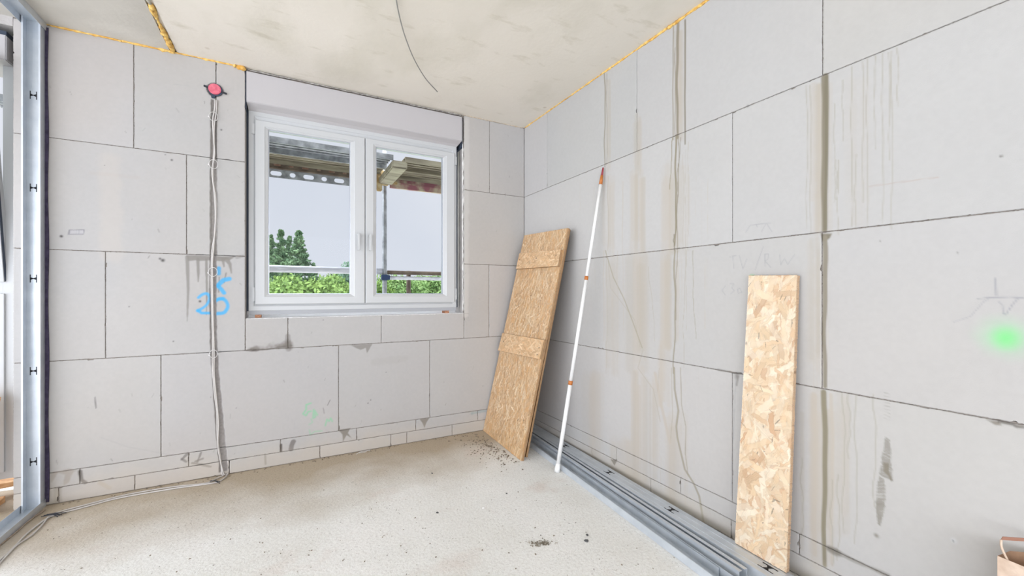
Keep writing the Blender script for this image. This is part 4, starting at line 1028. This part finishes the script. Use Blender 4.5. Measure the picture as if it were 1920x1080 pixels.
m = MB(); zz = 1.405; m.box(PX-.035, PX+.035, SY1-.01, SY1+.06, zz-.085, zz-.025, bev=.006); m.box(PX+.03, PX+.055, SY1-.0, SY1+.05, zz-.08, zz-.03, bev=.005); m.build('coupler', material('blue_coupler', lin((44, 66, 104)), .5, .3), sp_)
m = MB(); m.box(PX-.12, PX+.03, SY1-.06, SY1-.0, 2.33, 2.44, bev=.008); m.box(PX-.06, PX+.05, SY1-.075, SY1+.02, 2.40, 2.475, bev=.01); m.box(PX-.03, PX+.12, SY1-.05, SY1-.02, 2.35, 2.38, bev=.006)
m.box(PX-.10, PX-.04, SY1-.055, SY1-.01, 2.26, 2.36, bev=.01)
m.build('deck_bracket', noisy(material('rusty_yellow_bracket', rough=.7, metal=.3), lin((170, 140, 90)), lin((206, 190, 150)), 20), sp_)
m = MB(); m.box(PX-.075, PX+.065, SY0-.02, SY1-.042, 2.335, 2.404, bev=.01); tag(m.build('scaffold_transom', cream), 'cross beam carrying the scaffold decks above the upright', 'scaffold beam')
def rail(name, x0, x1, z, r_, mat, label, yy=SY1+.03):
    m = MB(); m.tube([(x0, yy, z), (x1, yy, z)], r_, 14); o = m.build(name, mat); tag(o, label, 'guard rail', 'scaffold guard rails'); return o
pale = noisy(material('pale_aluminium_rail', rough=.4, metal=.3), lin((206, 208, 216)), lin((232, 234, 240)), 12, stretch=(1, 4, 4))
rail('guard_rail', -3.9, PX-.03, 1.416, .035, pale, 'pale scaffold guard rail crossing the left window sash')
rail('guard_rail', PX+.03, 2.4, 1.405, .022, brown, 'dark upper scaffold guard rail crossing the right window sash')
rail('guard_rail', PX+.05, 2.4, 1.345, .020, pale, 'lighter lower scaffold guard rail crossing the right window sash', SY1+.02)
m = MB(); m.tube([(-.70, SY1+.085, -.6), (-.70, SY1+.085, 1.43)], .024, 14); tag(m.build('scaffold_post', brown), 'short dark scaffold post below the rails in the right window sash', 'scaffold post')
rail('guard_rail', -5.2, -3.95, .98, .024, M['galv2'], 'pale scaffold rail seen low through the door element at the left edge')
m = MB(); m.box(-5.2, -1.05, SY0, SY1, -.02, .02); tag(m.build('scaffold_deck', cream), 'lower scaffold deck outside the door opening at the left edge', 'scaffold deck', 'scaffold decks outside the window')

# ================================================================== outside: lawn and trees
m = MB(); m.box(-60, 60, .4, 14, -3.9, -3.49); tag(m.build('bounce_yard', noisy(material('gravel', rough=.95), lin((168, 164, 156)), lin((206, 202, 194)), 9)), 'unseen pale gravel ground added to bounce neutral daylight up', 'yard', kind='structure')  # unseen ground, added so light bounced onto the frames is not green
m = MB(); m.box(-160, 160, 14, 260, -3.9, -3.5); o = m.build('lawn', noisy(material('grass', rough=.95), lin((112, 132, 84)), lin((142, 162, 108)), .6)); tag(o, 'green meadow beyond the scaffold', 'meadow', kind='structure')
def leaf_material(name, c1, c2):
    m = material(name, rough=.75); m.node_tree.nodes['Principled BSDF'].inputs['Specular IOR Level'].default_value = .15
    return noisy(m, lin(c1), lin(c2), 1.3, 5)
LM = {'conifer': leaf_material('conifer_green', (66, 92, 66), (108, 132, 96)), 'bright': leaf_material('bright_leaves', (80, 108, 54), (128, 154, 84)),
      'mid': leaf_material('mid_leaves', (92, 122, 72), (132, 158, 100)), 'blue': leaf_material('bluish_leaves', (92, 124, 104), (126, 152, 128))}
bark = noisy(material('bark', rough=.9), lin((96, 80, 66)), lin((140, 122, 104)), 12)
def leaves(P, s, seed, droop=0):
    r = np.random.default_rng(seed); n_ = len(P); a = r.normal(size=(n_, 3)); a /= np.linalg.norm(a, axis=1)[:, None]; b_ = np.cross(a, r.normal(size=(n_, 3))); b_ /= np.linalg.norm(b_, axis=1)[:, None]
    s_ = (s*r.uniform(.6, 1.4, n_))[:, None]; a[:, 2] -= droop
    Q = np.stack([P-a*s_, P-b_*s_*.55, P+a*s_, P+b_*s_*.55], 1).reshape(-1, 3)
    return Q, np.arange(n_*4).reshape(-1, 4)
def quads(name, Q, F, mat, parent):
    me = bpy.data.meshes.new(name); me.vertices.add(len(Q)); me.vertices.foreach_set('co', Q.astype('f').ravel()); me.loops.add(F.size); me.loops.foreach_set('vertex_index', F.astype('i').ravel())
    me.polygons.add(len(F)); me.polygons.foreach_set('loop_start', (np.arange(len(F))*4).astype('i')); me.update(calc_edges=True)
    o = bpy.data.objects.new(name, me); col.objects.link(o); me.materials.append(mat); o.parent = parent; return o
def tree(name, px, D, top_py, width, kind, label, seed, base=-3.5, grp='trees beyond the scaffold'):
    a, b_ = dirxy(px); x, y = CX+a*D, CY+b_*D; ht = ZC+(HY-top_py)*D/FPX-base
    root = empty(name, (x, y, base)); tag(root, label, 'tree', grp); r = np.random.default_rng(seed)
    t_ = MB(); t_.tube([(0, 0, 0), (.1, 0, ht*.4), (0, .1, ht*.85)], .2, 8, radii=[.22, .16, .05]); to = t_.build('trunk', bark); to.parent = root
    if kind == 'conifer':
        P = []
        for lv in range(210):
            f_ = r.random()**.8; z = ht*(.12+.86*f_); R_ = width*(1-f_)**1.05*.55*r.uniform(.45, 1.2)+.10
            an = r.uniform(0, 6.28); t = r.random(75)**.7; up_ = r.uniform(-.35, .25)
            P.append(np.stack([np.cos(an)*R_*t, np.sin(an)*R_*t, z+R_*up_*t], 1)+r.normal(0, .05+.045*R_, (75, 3))*np.array([1, 1, .55]))
        P = np.concatenate(P); Q, F = leaves(P, .13, seed, .2)
    else:
        P = []; nb = 40
        for q in range(nb):
            d_ = r.normal(size=3); d_ /= np.linalg.norm(d_); c_ = np.array([0, 0, ht*.54])+d_*np.array([width*.36, width*.36, ht*.40])*r.uniform(.5, 1)
            rb = width*r.uniform(.10, .2); k_ = r.normal(size=(330, 3)); k_ /= np.linalg.norm(k_, axis=1)[:, None]
            P.append(c_+k_*rb*r.uniform(.7, 1.05, (330, 1)))
        P = np.concatenate(P); mx = P[:, 2].max(); P[:, 2] *= ht/mx; Q, F = leaves(P, .17*width/8, seed)
    quads('crown', Q, F, LM[kind], root); return root
tree('conifer_tree', 527, 44, 428, 5.6, 'conifer', 'tall dark conifer at the left of the left window sash', 1)
tree('conifer_tree', 560, 37, 430, 5.0, 'conifer', 'pointed dark conifer standing alone at the right of the conifer clump', 2)
tree('conifer_tree', 543, 51, 440, 5.6, 'conifer', 'dark conifer half hidden between its two neighbours', 3)
tree('conifer_tree', 508, 58, 437, 6.5, 'conifer', 'dark conifer cut off by the left edge of the window glass', 4)
tree('conifer_tree', 588, 66, 492, 5.0, 'conifer', 'low conifer right of the conifer clump, just above the rail', 5)
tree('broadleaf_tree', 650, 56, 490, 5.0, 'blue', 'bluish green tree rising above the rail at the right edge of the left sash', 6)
labs = ['bright green tree below the rail at the left of the left sash', 'bright green tree below the rail left of the middle of the left sash', 'bright green tree below the rail right of the middle of the left sash', 'bright green tree below the rail at the right of the left sash',
        'bright green tree behind the scaffold upright in the right sash', 'muted green tree left of the short dark post in the right sash', 'muted green tree right of the short dark post in the right sash', 'muted green tree at the right edge of the right sash']
for i, (px, D, tp, w_, kd) in enumerate(((520, 27, 512, 5.5, 'bright'), (566, 20, 516, 5, 'bright'), (606, 33.5, 513, 5.8, 'bright'), (640, 41, 512, 6.5, 'bright'), (700, 49, 513, 6.5, 'bright'), (750, 62, 514, 11, 'mid'), (800, 76, 512, 13, 'mid'), (850, 91, 514, 13, 'mid'))):
    tree('broadleaf_tree', px, D, tp, w_, kd, labs[i], 20+i)
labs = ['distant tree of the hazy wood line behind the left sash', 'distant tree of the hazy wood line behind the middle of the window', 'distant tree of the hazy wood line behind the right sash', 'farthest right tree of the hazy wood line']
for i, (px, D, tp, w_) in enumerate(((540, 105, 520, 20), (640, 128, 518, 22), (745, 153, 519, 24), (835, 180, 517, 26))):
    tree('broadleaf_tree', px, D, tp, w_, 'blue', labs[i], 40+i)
tree('broadleaf_tree', -60, 14, 540, 6, 'bright', 'leafy green shrub seen through the door element at the left edge', 60)
